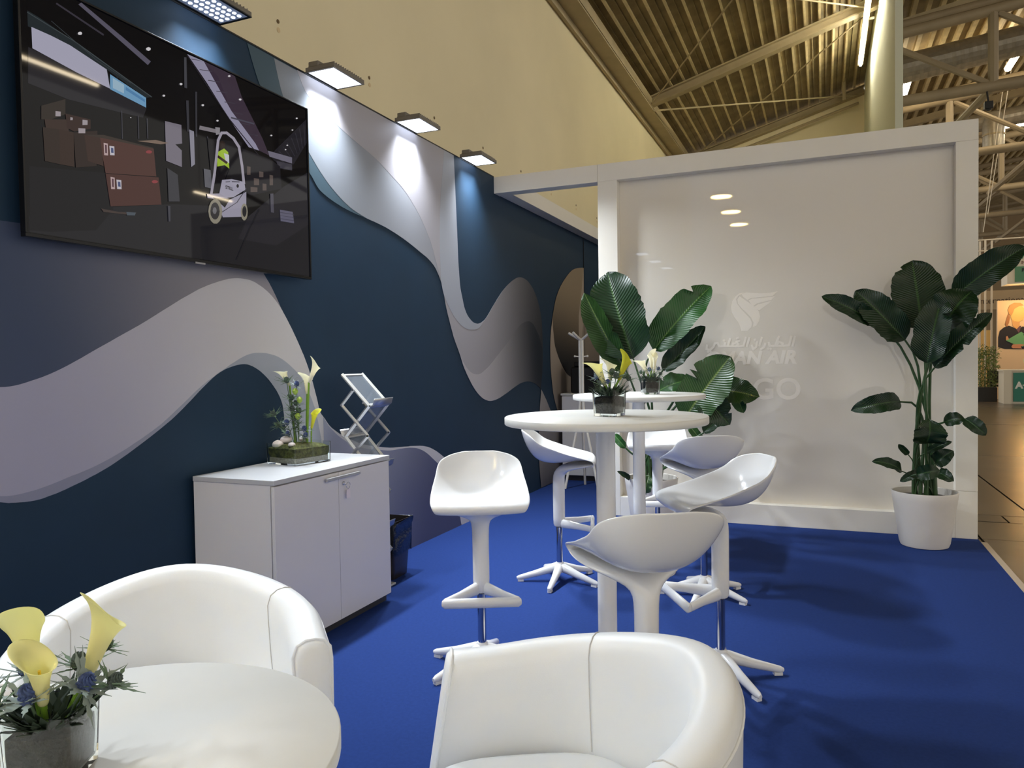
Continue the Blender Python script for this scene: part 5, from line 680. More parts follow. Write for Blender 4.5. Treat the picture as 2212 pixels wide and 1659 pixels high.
# ================================================================== LARGE LEAFY PLANTS
def leaf_mat(name, rgb, mid):
    if name in MATS: return MATS[name]
    m = mat(name, rgb, rough=0.32, spec=0.45); nt = m.node_tree; N = nt.nodes; L = nt.links; b = N['Principled BSDF']
    uv = N.new('ShaderNodeUVMap'); sp = N.new('ShaderNodeSeparateXYZ'); L.new(uv.outputs['UV'], sp.inputs[0])
    ab = N.new('ShaderNodeMath'); ab.operation = 'ABSOLUTE'; sb = N.new('ShaderNodeMath'); sb.operation = 'SUBTRACT'; sb.inputs[1].default_value = 0.5
    L.new(sp.outputs['Y'], sb.inputs[0]); L.new(sb.outputs[0], ab.inputs[0])
    # side veins run slanting out from the midrib
    ad = N.new('ShaderNodeMath'); ad.operation = 'MULTIPLY_ADD'; ad.inputs[1].default_value = -0.35; L.new(ab.outputs[0], ad.inputs[0]); L.new(sp.outputs['X'], ad.inputs[2])
    ml = N.new('ShaderNodeMath'); ml.operation = 'MULTIPLY'; ml.inputs[1].default_value = 190.0; L.new(ad.outputs[0], ml.inputs[0])
    sn = N.new('ShaderNodeMath'); sn.operation = 'SINE'; L.new(ml.outputs[0], sn.inputs[0])
    bp = N.new('ShaderNodeBump'); bp.inputs['Strength'].default_value = 0.35; bp.inputs['Distance'].default_value = 0.004; L.new(sn.outputs[0], bp.inputs['Height']); L.new(bp.outputs['Normal'], b.inputs['Normal'])
    gt = N.new('ShaderNodeMath'); gt.operation = 'LESS_THAN'; gt.inputs[1].default_value = 0.022; L.new(ab.outputs[0], gt.inputs[0])
    n = N.new('ShaderNodeTexNoise'); n.inputs['Scale'].default_value = 6; L.new(uv.outputs['UV'], n.inputs['Vector'])
    mx0 = N.new('ShaderNodeMix'); mx0.data_type = 'RGBA'; c = lin(rgb); mx0.inputs['A'].default_value = tuple(v * 0.75 for v in c[:3]) + (1,); mx0.inputs['B'].default_value = tuple(v * 1.3 for v in c[:3]) + (1,); L.new(n.outputs['Fac'], mx0.inputs['Factor'])
    mx = N.new('ShaderNodeMix'); mx.data_type = 'RGBA'; L.new(mx0.outputs['Result'], mx.inputs['A']); mx.inputs['B'].default_value = lin(mid); L.new(gt.outputs[0], mx.inputs['Factor']); L.new(mx.outputs['Result'], b.inputs['Base Color'])
    return m
M_LEAF = [leaf_mat('leaf_green', (38, 82, 34), (92, 132, 66)), leaf_mat('leaf_deep', (22, 48, 22), (56, 88, 42)), leaf_mat('leaf_olive', (42, 70, 30), (100, 120, 60))]
M_STEM = mat('leaf_stalk', (52, 82, 44), rough=0.4)
def wprof(t):
    if t < 0.16: return (t / 0.16) ** 0.55 * 0.86 + 0.02
    u = (t - 0.16) / 0.84
    return max(0.03, (0.86 + 0.14 * math.sin(u * 2.2)) * max(0.0, 1 - u ** 3.6) ** 0.62)
def leaf(parent, B, T, W, fold, droop, m, origin, seed=0):
    rnd = random.Random(seed); B = Vector(B); T = Vector(T); d = (T - B); Ln = d.length; d.normalize()
    view = (Vector((2.74, 0.0, 1.32)) - (B + T) / 2).normalized()
    n = (Vector((0.25 * rnd.uniform(-1, 1), -0.8, 0.45 + 0.3 * rnd.uniform(-1, 1))) + view * 0.4)
    n = (n - d * n.dot(d)).normalized(); side = d.cross(n).normalized()
    rows = []; uv = []; NL, NW = 26, 8
    notch = {(rnd.randrange(6, 24), rnd.choice((-1, 1))): rnd.uniform(0.25, 0.6) for _ in range(rnd.choice((0, 1, 2)))} if W > 0.12 else {}
    jit = {(i, sd): 1 + rnd.uniform(-0.035, 0.035) for i in range(NL + 1) for sd in (-1, 1)}
    for i in range(NL + 1):
        t = i / NL; w = W * 0.5 * wprof(t); c = B + d * (Ln * t) + n * (droop * 4 * t * (1 - t)); row = []
        for j in range(NW + 1):
            u = -1 + 2 * j / NW
            wav = 0.012 * math.sin(t * 17 + 3 * (u > 0) + seed) * abs(u) ** 2
            sd = 1 if u > 0 else -1; wj = w * (1 + (jit[(i, sd)] - 1) * abs(u)) * (1 - notch.get((i, sd), 0) * abs(u) ** 2)
            p = c + side * (wj * u * math.cos(fold * 0.6)) + n * (abs(u) * w * math.sin(fold) + wav * min(1, W / 0.2)) - origin
            row.append(p); uv.append((t, (u + 1) / 2))
        rows.append(row)
    mb = MB(); mb.grid(rows); mb.uv = uv
    return mb.build('leaf', m, parent, angle=180, recalc=False)
def big_plant(loc, leaves, label, pot_h, seed):
    t = empty('potted_plant', loc); tag(t, label, 'plant', 'tall potted plants by the back wall'); o = Vector(loc)
    pot = MB().lathe([(0.135, 0.0), (0.150, 0.004), (0.160, 0.03), (0.180, pot_h * 0.45), (0.203, pot_h * 0.85), (0.209, pot_h - 0.01), (0.206, pot_h), (0.199, pot_h - 0.004), (0.195, pot_h - 0.05)], 56, cap=False).build('pot', mat('white_pot', (226, 220, 212), rough=0.35, noise=0.03, nscale=6), t, angle=50)
    MB().lathe([(0.001, 0.002), (0.135, 0.002)], 40).build('pot_base', M_WHITE, pot)
    MB().lathe([(0.001, pot_h - 0.045), (0.1955, pot_h - 0.05)], 40).build('soil', M_SOIL, t)
    for k, (B, T, W, fold, droop, F) in enumerate(leaves):
        m = M_LEAF[(k * 7 + seed) % 3] if seed == 1 else M_LEAF[1]; W = W * 1.12
        lf = leaf(t, B, T, W, fold, droop, m, o, seed * 31 + k)
        b = Vector(B) - o; f = Vector(F) - o
        rr = math.hypot(f.x, f.y)
        if f.z < pot_h + 0.05 and F[2] < 0.6:
            jx, jy = 0.07 * math.cos(k * 2.4), 0.07 * math.sin(k * 2.4)
            f = Vector((jx, jy, pot_h - 0.06))
        d = (Vector(T) - Vector(B)).normalized(); dist = (b - f).length
        c1 = f + Vector((0, 0, 1)) * dist * 0.45; c2 = b - d * min(0.25, dist * 0.35)
        path = []
        for i in range(9):
            q = i / 8; path.append(f * (1 - q) ** 3 + c1 * (3 * q * (1 - q) ** 2) + c2 * (3 * q * q * (1 - q)) + b * q ** 3)
        r0 = 0.013 if dist > 0.4 else 0.007
        MB().tube(path, [r0 * (1 - 0.5 * i / 8) for i in range(9)], 8).build('stalk', M_STEM, lf)
    return t
big_plant((1.476, 5.85, 0), LEAVES_A, 'tall leafy plant in a white pot left of the glossy panel, behind the bar tables', 0.40, 1)
big_plant((3.39, 5.88, 0), LEAVES_B, 'tall leafy plant in a white pot at the right end of the glossy panel', 0.385, 2)
# ================================================================== FLOWER VASES
def glass_mat(name, rgb, rough=0.0):
    if name in MATS: return MATS[name]
    m = mat(name, rgb, rough=rough, trans=1.0); m.node_tree.nodes['Principled BSDF'].inputs['IOR'].default_value = 1.45; return m
M_GLASS = glass_mat('vase_glass', (246, 252, 250))
def sqring(hx, hy, z, r=0.006, n=4):
    pts = []
    for cx_, cy_, a0 in ((hx - r, hy - r, 0), (-hx + r, hy - r, 90), (-hx + r, -hy + r, 180), (hx - r, -hy + r, 270)):
        for k in range(n): a = R(a0 + 90 * k / (n - 1)); pts.append((cx_ + r * math.cos(a), cy_ + r * math.sin(a), z))
    return pts
def glass_box(t, hx, hy, h, wall=0.004, bot=0.010, taper=0.94):
    k = taper
    MB().loft([sqring(hx * k, hy * k, 0), sqring(hx, hy, h), sqring(hx - wall, hy - wall, h), sqring(hx * k - wall, hy * k - wall, bot)], True, True).build('glass', M_GLASS, t, angle=50)
def petal(name, rgb):
    if name in MATS: return MATS[name]
    m = mat(name, rgb, rough=0.45); nt = m.node_tree; N = nt.nodes; L = nt.links
    tr = N.new('ShaderNodeBsdfTranslucent'); tr.inputs['Color'].default_value = lin(rgb); mx = N.new('ShaderNodeMixShader'); mx.inputs[0].default_value = 0.45
    L.new(N['Principled BSDF'].outputs[0], mx.inputs[1]); L.new(tr.outputs[0], mx.inputs[2]); L.new(mx.outputs[0], N['Material Output'].inputs['Surface'])
    return m
def calla(parent, base, top, d, R_, L_, tone, spin=0.0):
    # stalk from base to top, flower cup along d
    m = {'y': petal('calla_yellow', (255, 252, 200)), 'w': petal('calla_cream', (252, 249, 230)), 'g': petal('calla_lime', (226, 224, 70))}[tone]
    base, top, d = Vector(base), Vector(top), Vector(d).normalized(); L_ = L_ * 1.12
    ref = Vector((0, 0, 1)) if abs(d.z) < 0.95 else Vector((0, 1, 0))
    u = d.cross(ref).normalized(); v = d.cross(u)
    cs, sn = math.cos(spin), math.sin(spin); u, v = u * cs + v * sn, v * cs - u * sn
    rows = []; NT, NA = 12, 20
    for i in range(NT + 1):
        t = i / NT; row = []
        r = R_ * (0.20 + 0.30 * t ** 0.7 + 0.42 * t ** 4)
        for j in range(NA):
            a = 2 * math.pi * j / NA; lip = (1 + math.cos(a)) / 2
            ext = L_ * t + L_ * 0.40 * t ** 2 * (lip ** 2 - 0.4)
            rr = r * (1 + 0.75 * t ** 4 * lip ** 4)
            curl = -R_ * 0.30 * t ** 8 * (0.5 + 0.5 * lip ** 4)
            row.append(top + d * (ext + curl) + u * (rr * math.cos(a)) + v * (rr * math.sin(a) * (1 - 0.12 * t)))
        rows.append(row)
    f = MB().loft(rows, True, False).build('calla_flower', m, parent, solid=0.0012, subsurf=1, angle=180)
    mid = base.lerp(top, 0.5) + Vector((0.3 * (top.x - base.x), 0.3 * (top.y - base.y), 0)) * -0.5
    path = [base * (1 - q) ** 2 + mid * 2 * q * (1 - q) + top * q * q for q in (0, .2, .4, .6, .8, 1)]
    path.append(top + d * L_ * 0.12)
    MB().tube(path, [R_ * 0.17] * 6 + [R_ * 0.18], 8).build('stalk', mat('calla_stalk', (120, 160, 50), rough=0.4), f)
    MB().tube([top + d * L_ * 0.1, top + d * L_ * 0.7], [R_ * 0.10, R_ * 0.07], 8).build('spadix', mat('spadix', (226, 190, 60), rough=0.7), f)
    return f
M_TH = [mat('thistle_blue', (74, 90, 136), rough=0.7, noise=0.4, nscale=200), mat('thistle_grey', (84, 96, 92), rough=0.7, noise=0.4, nscale=200)]
M_BR = [mat('bract_grey_green', (140, 154, 150), rough=0.6), mat('bract_green', (104, 128, 100), rough=0.6)]
def sea_holly(parent, base, top, s, rnd, tone=0, whorls=0):
    s = s * 1.25
    base, top = Vector(base), Vector(top); d = (top - base).normalized(); d = (d + Vector((rnd.uniform(-.3, .3), rnd.uniform(-.3, .3), 0.3))).normalized()
    mb = MB(); rows = []; n = 18
    for i in range(13):
        ph = math.pi * i / 12; row = []
        for j in range(n):
            a = 2 * math.pi * j / n; k = 1.0 + (0.30 if (i + j) % 2 and 0 < i < 12 else 0)
            row.append(Vector((math.sin(ph) * math.cos(a) * 0.40 * k, math.sin(ph) * math.sin(a) * 0.40 * k, (-math.cos(ph) * 0.5 * k + 0.45))) * s)
        rows.append(row)
    q = Vector((0, 0, 1)).rotation_difference(d).to_matrix()
    rows = [[q @ p + top for p in r] for r in rows]
    hd = mb.loft(rows, True, True).build('sea_holly_head', M_TH[tone], parent, smooth=False)
    br = MB()
    for k in range(14):
        a = 2 * math.pi * k / 14 + rnd.uniform(-.2, .2); L_ = s * rnd.uniform(1.6, 2.7); up_ = rnd.uniform(-0.1, 0.8)
        o = Vector((math.cos(a), math.sin(a), up_)).normalized(); sd = Vector((-math.sin(a), math.cos(a), 0)); nn = o.cross(sd)
        pts = [Vector((0, 0, 0)), o * L_ * 0.22 + sd * s * 0.10, o * L_ * 0.38 + sd * s * 0.24, o * L_ * 0.48 + sd * s * 0.09, o * L_ * 0.66 + sd * s * 0.16, o * L_ * 0.74 + sd * s * 0.05, o * L_, o * L_ * 0.74 - sd * s * 0.05, o * L_ * 0.66 - sd * s * 0.16, o * L_ * 0.48 - sd * s * 0.09, o * L_ * 0.38 - sd * s * 0.24, o * L_ * 0.22 - sd * s * 0.10]
        br.prism([q @ p + top for p in pts], q @ nn * s * 0.03)
    for q2 in range(whorls):
        c0 = base.lerp(top, 0.35 + 0.5 * (q2 + rnd.random()) / max(1, whorls))
        for k in range(4):
            a = rnd.uniform(0, 6.28); o = Vector((math.cos(a), math.sin(a), rnd.uniform(-.2, .9))).normalized() * s * rnd.uniform(1.1, 1.9); sd = Vector((-math.sin(a), math.cos(a), 0)) * s * 0.32
            br.prism([c0, c0 + o * 0.35 + sd * 0.6, c0 + o * 0.5 + sd, c0 + o * 0.62 + sd * 0.4, c0 + o, c0 + o * 0.62 - sd * 0.4, c0 + o * 0.5 - sd, c0 + o * 0.35 - sd * 0.6], (0, 0, s * 0.03))
    br.build('bracts', M_BR[tone], hd, smooth=False, recalc=True)['kind'] = 'stuff'
    MB().tube([base, base.lerp(top, 0.5) + Vector((0, 0, 0.004)), top + d * s * 0.1], s * 0.075, 6).build('stalk', M_BR[1], hd)
    return hd
M_TUFT = mat('dark_tuft', (44, 60, 44), rough=0.7)
def tuft(parent, z, r, n, s, rnd):
    m = MB()
    for k in range(n):
        a = rnd.uniform(0, 6.28); q = r * math.sqrt(rnd.random()); b = Vector((q * math.cos(a), q * math.sin(a), z))
        o = Vector((math.cos(a + rnd.uniform(-.6, .6)), math.sin(a + rnd.uniform(-.6, .6)), rnd.uniform(0.3, 1.4))).normalized() * s * rnd.uniform(0.6, 1.2); sd = Vector((-o.y, o.x, 0)).normalized() * s * 0.12
        m.prism([b, b + o * 0.5 + sd, b + o, b + o * 0.5 - sd], (0, 0, s * 0.02))
    ob = m.build('leaf_tuft', M_TUFT, parent, smooth=False); ob['kind'] = 'stuff'
def cube_vase(loc, rz, size, label, callas, thistles, seed):
    rnd = random.Random(seed); t = empty('flower_vase', loc, rz); tag(t, label, 'vase', 'square glass vases with calla lilies'); hs = size / 2
    glass_box(t, hs, hs, size * 1.02, wall=size * 0.045, bot=size * 0.10, taper=0.92)
    k = 0.86
    sl = MB().loft([sqring(hs * 0.80, hs * 0.80, size * 0.115), sqring(hs * 0.84, hs * 0.84, size * 0.45), sqring(hs * 0.84, hs * 0.84, size * 0.72), sqring(hs * 0.5, hs * 0.5, size * 0.78)], True, True).build('soil', M_SOIL, t, angle=60)
    tuft(t, size * 0.78, hs * 0.8, 110, size * 0.55, rnd)
    for c in callas: calla(t, *c)
    for b_, tp, s, tn in thistles: sea_holly(t, b_, tp, s, rnd, tn)
    return t
def cam_vec(r, u, f, rz):
    # offset given as right / up / away in the viewer's ground directions, turned into the vase's own axes
    w_ = Vector((0.922 * r - 0.387 * f, 0.386 * r + 0.922 * f, u)); return Matrix.Rotation(-rz, 3, 'Z') @ w_
def bouquet(rz, S, cl, th):
    cs = []; ts = []
    for (bx, top, dr, R_, L_, tone, spin) in cl: cs.append((cam_vec(bx[0] * S, 0.07, bx[1] * S, rz), cam_vec(top[0] * S, top[1] * S, top[2] * S, rz), cam_vec(*dr, rz), R_ * S, L_ * S, tone, spin))
    for (bx, top, s, tn) in th: ts.append((cam_vec(bx[0] * S, 0.07, bx[1] * S, rz), cam_vec(top[0] * S, top[1] * S, top[2] * S, rz), s * S, tn))
    return cs, ts
rz = R(28)
c, t_ = bouquet(rz, 1.0, [((-.01, 0), (-.020, .125, .0), (-.22, 1, .1), .033, .098, 'y', 1.9), ((.0, -.01), (.010, .115, -.03), (.06, 1, -.22), .028, .072, 'y', -0.4), ((.015, .01), (.040, .125, .02), (.32, 1, .15), .032, .102, 'y', -1.2)],
    [((-.02, -.02), (-.050, .115, -.045), .021, 1), ((.0, -.02), (-.004, .125, -.04), .021, 0), ((.02, 0), (.055, .130, -.01), .021, 0), ((-.03, .01), (-.045, .140, .02), .018, 0), ((.02, .02), (.085, .125, .01), .016, 1), ((-.03, -.01), (-.085, .120, -.02), .018, 1), ((.01, .03), (.02, .14, .04), .018, 1), ((.02, .02), (.055, .165, .05), .014, 1)])
cube_vase((1.698, 0.724, 0.731), rz, 0.100, 'near square glass vase with three yellow calla lilies on the low table', c, t_, 5)
rz = R(-14)
c, t_ = bouquet(rz, 1.0, [((-.01, 0), (-.016, .118, -.01), (-.45, 1, -.1), .032, .098, 'y', 1.6), ((.0, .01), (.005, .135, .01), (.08, 1, .2), .029, .075, 'w', 0.3), ((.01, .0), (.038, .140, .0), (.42, 1, .05), .028, .092, 'g', -1.3)],
    [((-.02, -.02), (-.050, .148, -.01), .016, 0), ((.01, -.02), (.024, .150, -.03), .018, 1), ((.0, -.02), (.008, .165, -.01), .018, 1), ((.02, 0), (.060, .150, .01), .016, 1), ((-.03, .01), (-.04, .125, -.02), .013, 1), ((.02, .02), (.075, .140, .0), .014, 1), ((.0, -.03), (-.01, .13, -.04), .013, 0)])
cube_vase((1.955, 2.872, 1.106), rz, 0.102, 'square glass vase with yellow calla lilies on the nearer bar table', c, t_, 6)
rz = R(32)
c, t_ = bouquet(rz, 1.0, [((-.01, 0), (-.015, .125, -.01), (-.55, 1, 0), .033, .096, 'w', 1.6), ((.0, .01), (.012, .15, .01), (-.02, 1, 0.1), .027, .100, 'w', 2.0), ((.01, -.01), (.024, .14, -.01), (.05, 1, 0), .025, .098, 'w', -1.6)],
    [((-.02, -.02), (-.055, .130, -.01), .015, 1), ((.01, -.02), (-.008, .145, -.03), .017, 0), ((.02, 0), (.05, .15, .01), .016, 0), ((.0, -.03), (.015, .115, -.05), .014, 1), ((.02, .02), (.06, .12, .0), .014, 1)])
cube_vase((1.745, 4.60, 1.114), rz, 0.100, 'square glass vase with white calla lilies on the farther bar table', c, t_, 7)
# low planter on the sideboard
rz = R(-10.5); pl = empty('glass_planter', (0.198, 3.155, 0.818), rz); tag(pl, 'low square glass planter with moss and tall flowers on the sideboard', 'planter')
glass_box(pl, 0.110, 0.122, 0.105, wall=0.004, bot=0.008, taper=0.985)
rnd = random.Random(3)
ms = MB(); rows = []
MB().loft([sqring(0.098, 0.110, 0.035), sqring(0.103, 0.115, 0.055), sqring(0.103, 0.115, 0.082), sqring(0.07, 0.08, 0.098), sqring(0.02, 0.02, 0.104)], True, True).build('moss', M_MOSS, pl, angle=60)
MB().loft([sqring(0.099, 0.111, 0.009), sqring(0.099, 0.111, 0.034)], True, True).build('sand', mat('grey_sand', (150, 146, 136), rough=0.95, noise=0.3, nscale=90), pl, smooth=False)
def pebble(loc, s, sd):
    r = random.Random(sd); m = MB(); rings = []
    for i in range(7):
        ph = math.pi * (i + 0.05) / 6.1; rings.append([Vector((loc[0] + s[0] * math.sin(ph) * math.cos(a) * r.uniform(.85, 1.1), loc[1] + s[1] * math.sin(ph) * math.sin(a) * r.uniform(.85, 1.1), loc[2] - s[2] * math.cos(ph))) for a in [2 * math.pi * k / 10 for k in range(10)]])
    m.loft(rings).build('white_stone', mat('white_stone', (236, 226, 226), rough=0.8, bump=0.3, bscale=60), pl, subsurf=1)
pebble((-0.062, -0.085, 0.098), (0.034, 0.030, 0.024), 1); pebble((-0.045, -0.045, 0.122), (0.036, 0.034, 0.020), 2); pebble((0.045, -0.085, 0.103), (0.020, 0.022, 0.012), 3); pebble((-0.02, 0.05, 0.118), (0.028, 0.034, 0.016), 4)
def pv(r, u, f): return cam_vec(r, u, f, rz)
calla(pl, pv(.045, .095, .0), pv(.060, .415, .0), (pv(.40, 1, .1)), .030, .105, 'w', -1.4)
calla(pl, pv(.035, .095, .02), pv(.045, .355, .02), (pv(-.02, 1, .1)), .034, .09, 'w', 1.4)
calla(pl, pv(.065, .095, .0), pv(.068, .175, .0), (pv(.25, 1, .0)), .024, .085, 'g', -1.4)
calla(pl, pv(-.02, .095, .0), pv(-.050, .40, .03), (pv(-.5, 1, .0)), .029, .085, 'w', 1.6)
for (bx, tp, s, tn) in [((-.02, 0), (-.055, .42, 0), .020, 1), ((0, 0), (-.005, .40, .0), .018, 0), ((-.01, .01), (-.035, .33, .0), .017, 1), ((-.03, 0), (-.125, .245, .0), .020, 1), ((-.03, 0), (-.105, .19, .0), .017, 1), ((-.02, -.01), (-.055, .20, -.01), .018, 0), ((.0, 0), (.005, .26, 0), .018, 1), ((.02, 0), (.03, .165, 0), .018, 0), ((.02, -.02), (.038, .135, -.02), .017, 0), ((-.03, -.02), (-.045, .145, -.02), .016, 0), ((.0, .0), (-.012, .30, .01), .017, 1), ((-.01, 0), (-.03, .27, 0), .018, 1), ((-.01, -.01), (-.02, .22, -.01), .016, 1)]:
    sea_holly(pl, pv(bx[0], .095, bx[1]), pv(*tp), s * 1.15, rnd, tn, whorls=3 if tp[1] > .2 else 1)
for q in [(-.01, .37), (.012, .325), (.0, .24)]:
    m = MB(); c0 = pv(q[0], q[1], -.01); m.lathe([(0.003, -0.016), (0.013, -0.006), (0.016, 0.006), (0.008, 0.018), (0.001, 0.02)], 10, c0).build('bud', mat('lime_bud', (176, 206, 90), rough=0.5), pl)
# ================================================================== BROCHURE STAND, BIN, NOOK FURNITURE
bs = empty('brochure_stand', (0.16, 3.60, 0)); tag(bs, 'folding zigzag aluminium brochure stand standing behind the sideboard', 'stand')
M_ACR = mat('dark_acrylic', (120, 128, 138), rough=0.05, alpha=0.45)
zz = [(0.0, 1.27)]
for k in range(6): zz.append((0.18 if k % 2 == 0 else 0.014, 1.27 - 0.1815 * (k + 1)))
wd = 0.20
for k in range(6):
    (xa, za), (xb, zb) = zz[k], zz[k + 1]
    fm = MB()
    for y in (0.0, wd): fm.tube([(xa, y, za), (xb, y, zb)], 0.0085, 4, flat=1.4)
    for q in (0.03, 0.97): fm.tube([(xa + (xb - xa) * q, 0, za + (zb - za) * q), (xa + (xb - xa) * q, wd, za + (zb - za) * q)], 0.007, 4)
    tr = fm.build('tray_frame', M_ALU if k % 2 else mat('white_aluminium', (214, 214, 212), rough=0.35, metal=0.3), bs, smooth=False)
    d = Vector((xb - xa, 0, zb - za)).normalized(); n = Vector((d.z, 0, -d.x))
    a = Vector((xa, 0.008, za)) + d * 0.01; b = Vector((xb, 0.008, zb)) - d * 0.01
    MB().prism([a, b, b + Vector((0, wd - 0.016, 0)), a + Vector((0, wd - 0.016, 0))], n * 0.003).build('acrylic_sheet', M_ACR, tr, smooth=False)
    s_ = 1 if k % 2 == 0 else -1
    lp = [Vector((xb, 0, zb)) + Vector(q) for q in ((0, 0, 0.004), (0.012 * s_, 0, -0.004), (0.026 * s_, 0, 0.006), (0.032 * s_, 0, 0.028), (0.037 * s_, 0, 0.040))]
    MB().grid([[p, p + Vector((0, wd, 0))] for p in lp]).build('lip', M_ALU, tr, solid=0.003, angle=60)
lk = MB()
for y in (-0.012, wd + 0.012):
    zig = [(0.083, 1.18), (0.002, 1.092), (0.177, 0.917), (0.002, 0.742), (0.177, 0.567), (0.002, 0.392), (0.177, 0.217), (0.09, 0.12)]
    for p, q in zip(zig, zig[1:]): MB().tube([(p[0], y, p[1]), (q[0], y, q[1])], 0.0065, 4, flat=1.5).build('scissor_link', M_ALU, bs, smooth=False)
    for p in zig: MB().lathe([(0.006, -0.008), (0.006, 0.008)], 10).build('pivot', M_CHROME, bs, loc=(p[0], y, p[1])).rotation_euler = (R(90), 0, 0)
MB().box2((0.0, -0.02, 0.0), (0.20, wd + 0.02, 0.012)).build('base', mat('white_aluminium', (214, 214, 212)), bs, smooth=False, bevel=0.003)
for y in (0.0, wd): MB().tube([(zz[6][0], y, zz[6][1]), (0.09, y, 0.012)], 0.0085, 4).build('support', M_ALU, bs, smooth=False)
def bin_(loc, hw, h, label, rz=0.0, k=1):
    t = empty('waste_bin', loc, rz); tag(t, label, 'bin', 'black waste bins')
    MB().loft([sqring(hw * 0.8, hw * 0.8, 0.002, 0.02), sqring(hw, hw, h, 0.02), sqring(hw - 0.004, hw - 0.004, h, 0.018), sqring(hw * 0.8 - 0.004, hw * 0.8 - 0.004, 0.006, 0.018)]).build('bucket', mat('smoky_bucket', (46, 42, 42), rough=0.12, spec=0.6), t, angle=50)
    rd = random.Random(k); rows = []
    for i in range(7):
        z = h * (0.55 + 0.075 * i); row = []
        for (x, y, _) in sqring(hw * (0.80 + 0.2 * z / h) + 0.004, hw * (0.80 + 0.2 * z / h) + 0.004, 0, 0.02, 6):
            j = rd.uniform(0.0, 0.010); row.append((x * (1 + j / hw), y * (1 + j / hw), z + rd.uniform(-.008, .008) + (0.05 * math.sin(x * 40) * (i == 0))))
        rows.append(row)
    row = [(p[0] * 0.90, p[1] * 0.90, p[2] - 0.03 + rd.uniform(-.01, .01)) for p in rows[-1]]; rows.append(row); rows.append([(p[0] * 0.8, p[1] * 0.8, h * 0.7) for p in row])
    MB().loft(rows, False, False).build('bin_bag', mat('black_bag', (10, 11, 16), rough=0.22, spec=0.7, bump=0.5, bscale=45), t, angle=180)
    return t
bin_((0.212, 3.965, 0), 0.115, 0.36, 'black bin with a shiny bag beside the sideboard', R(3), 1)
bin_((0.72, 7.60, 0), 0.14, 0.30, 'black bin with bag under the coat stand at the passage end', R(-5), 2)
nc = empty('nook_cabinet', (0.04, 7.83, 0)); tag(nc, 'light grey cabinet at the back of the passage behind the coat stand', 'cabinet')
MB().box2((0, 0, 0.95), (1.2, 0.45, 0.972)).build('top', M_LAM, nc, smooth=False, bevel=0.002); MB().box2((0.012, 0.02, 0.06), (1.19, 0.44, 0.949)).build('body', M_CAB, nc, smooth=False); MB().box2((0.03, 0.05, 0), (1.17, 0.42, 0.06)).build('plinth', M_DARK, nc, smooth=False)
for i in range(2): MB().box2((0.014 + 0.59 * i, 0.002, 0.065), (0.598 + 0.59 * i, 0.019, 0.94)).build('door', M_CAB, nc, smooth=False, bevel=0.001)
ap = empty('coffee_machine', (0.36, 8.05, 0.973)); tag(ap, 'black boxy appliance on the cabinet at the passage end', 'appliance')
MB().box2((-0.235, -0.13, 0), (0.30, 0.16, 0.29)).build('body', M_BLACK, ap, smooth=False, bevel=0.02); MB().box2((-0.205, -0.10, 0.291), (0.10, 0.13, 0.352)).build('lid', M_BLACK, ap, smooth=False, bevel=0.015); MB().box2((0.12, -0.11, 0.291), (0.26, 0.10, 0.36)).build('hopper', M_DARK, ap, smooth=False, bevel=0.01)
MB().box2((-0.10, -0.135, 0.20), (0.14, -0.128, 0.27)).build('display', M_DARK, ap, smooth=False)
cs = empty('coat_stand', (0.405, 7.45, 0)); tag(cs, 'slim white coat stand with three angled arms in the passage', 'coat stand')
for k in range(3):
    a = R(100 + 120 * k); c_, s_ = math.cos(a), math.sin(a)
    MB().tube([(0.20 * c_, 0.20 * s_, 0.0), (0.03 * c_, 0.03 * s_, 0.75), (0.016 * c_, 0.016 * s_, 0.95), (0.016 * c_, 0.016 * s_, 1.545)], 0.0135, 10).build('leg', M_WHITE, cs)
for a, e in ((R(200), 0.13), (R(330), 0.145), (R(245), 0.12)):
    MB().tube([(0, 0, 1.545), (e * math.cos(a), e * math.sin(a), 1.625)], 0.0135, 10).build('arm', M_WHITE, cs)
for a in (R(20), R(200)):
    kn = MB().tube([(0.012 * math.cos(a), 0.012 * math.sin(a), 1.375), (0.065 * math.cos(a), 0.065 * math.sin(a), 1.38)], 0.006, 8).build('peg', M_WHITE, cs)
    MB().lathe([(0.002, -0.012), (0.011, -0.006), (0.011, 0.006), (0.002, 0.012)], 10, (0.066 * math.cos(a), 0.066 * math.sin(a), 1.38)).build('knob', M_WHITE, kn)
# ================================================================== FAR STANDS IN THE HALL
M_TEAL = mat('teal_front', (40, 128, 110), rough=0.4); M_FARW = mat('far_white', (232, 222, 206), rough=0.6)
ct = empty('reception_counter', (7.38, 24.4, -0.03)); tag(ct, 'white reception counter with teal front and white lettering across the hall', 'counter')
MB().box2((0, 0, 0), (2.4, 0.7, 0.90)).build('body', M_FARW, ct, smooth=False); MB().box2((-0.03, -0.05, 0.9), (2.45, 0.75, 0.95)).build('top', M_FARW, ct, smooth=False); MB().box2((0.22, -0.03, 0.06), (2.3, -0.002, 0.86)).build('front_panel', M_TEAL, ct, smooth=False)
MB().box2((-0.02, -0.10, 0), (0.16, -0.03, 0.94)).build('side_panel', M_FARW, ct, smooth=False)
M_INK = mat('white_ink', (244, 244, 240), rough=0.5)
text_mesh('lettering', 'A R', 0.25, M_INK, ct, (0.27, -0.034, 0.43), (1, 0, 0), (0, 0, 1), thick=0.004, bold=0.012)
MB().box2((0.435, -0.036, 0.50), (0.535, -0.032, 0.53)).build('plane_emblem', M_INK, ct, smooth=False); MB().box2((0.475, -0.036, 0.44), (0.497, -0.032, 0.60)).build('plane_emblem', M_INK, ct, smooth=False)
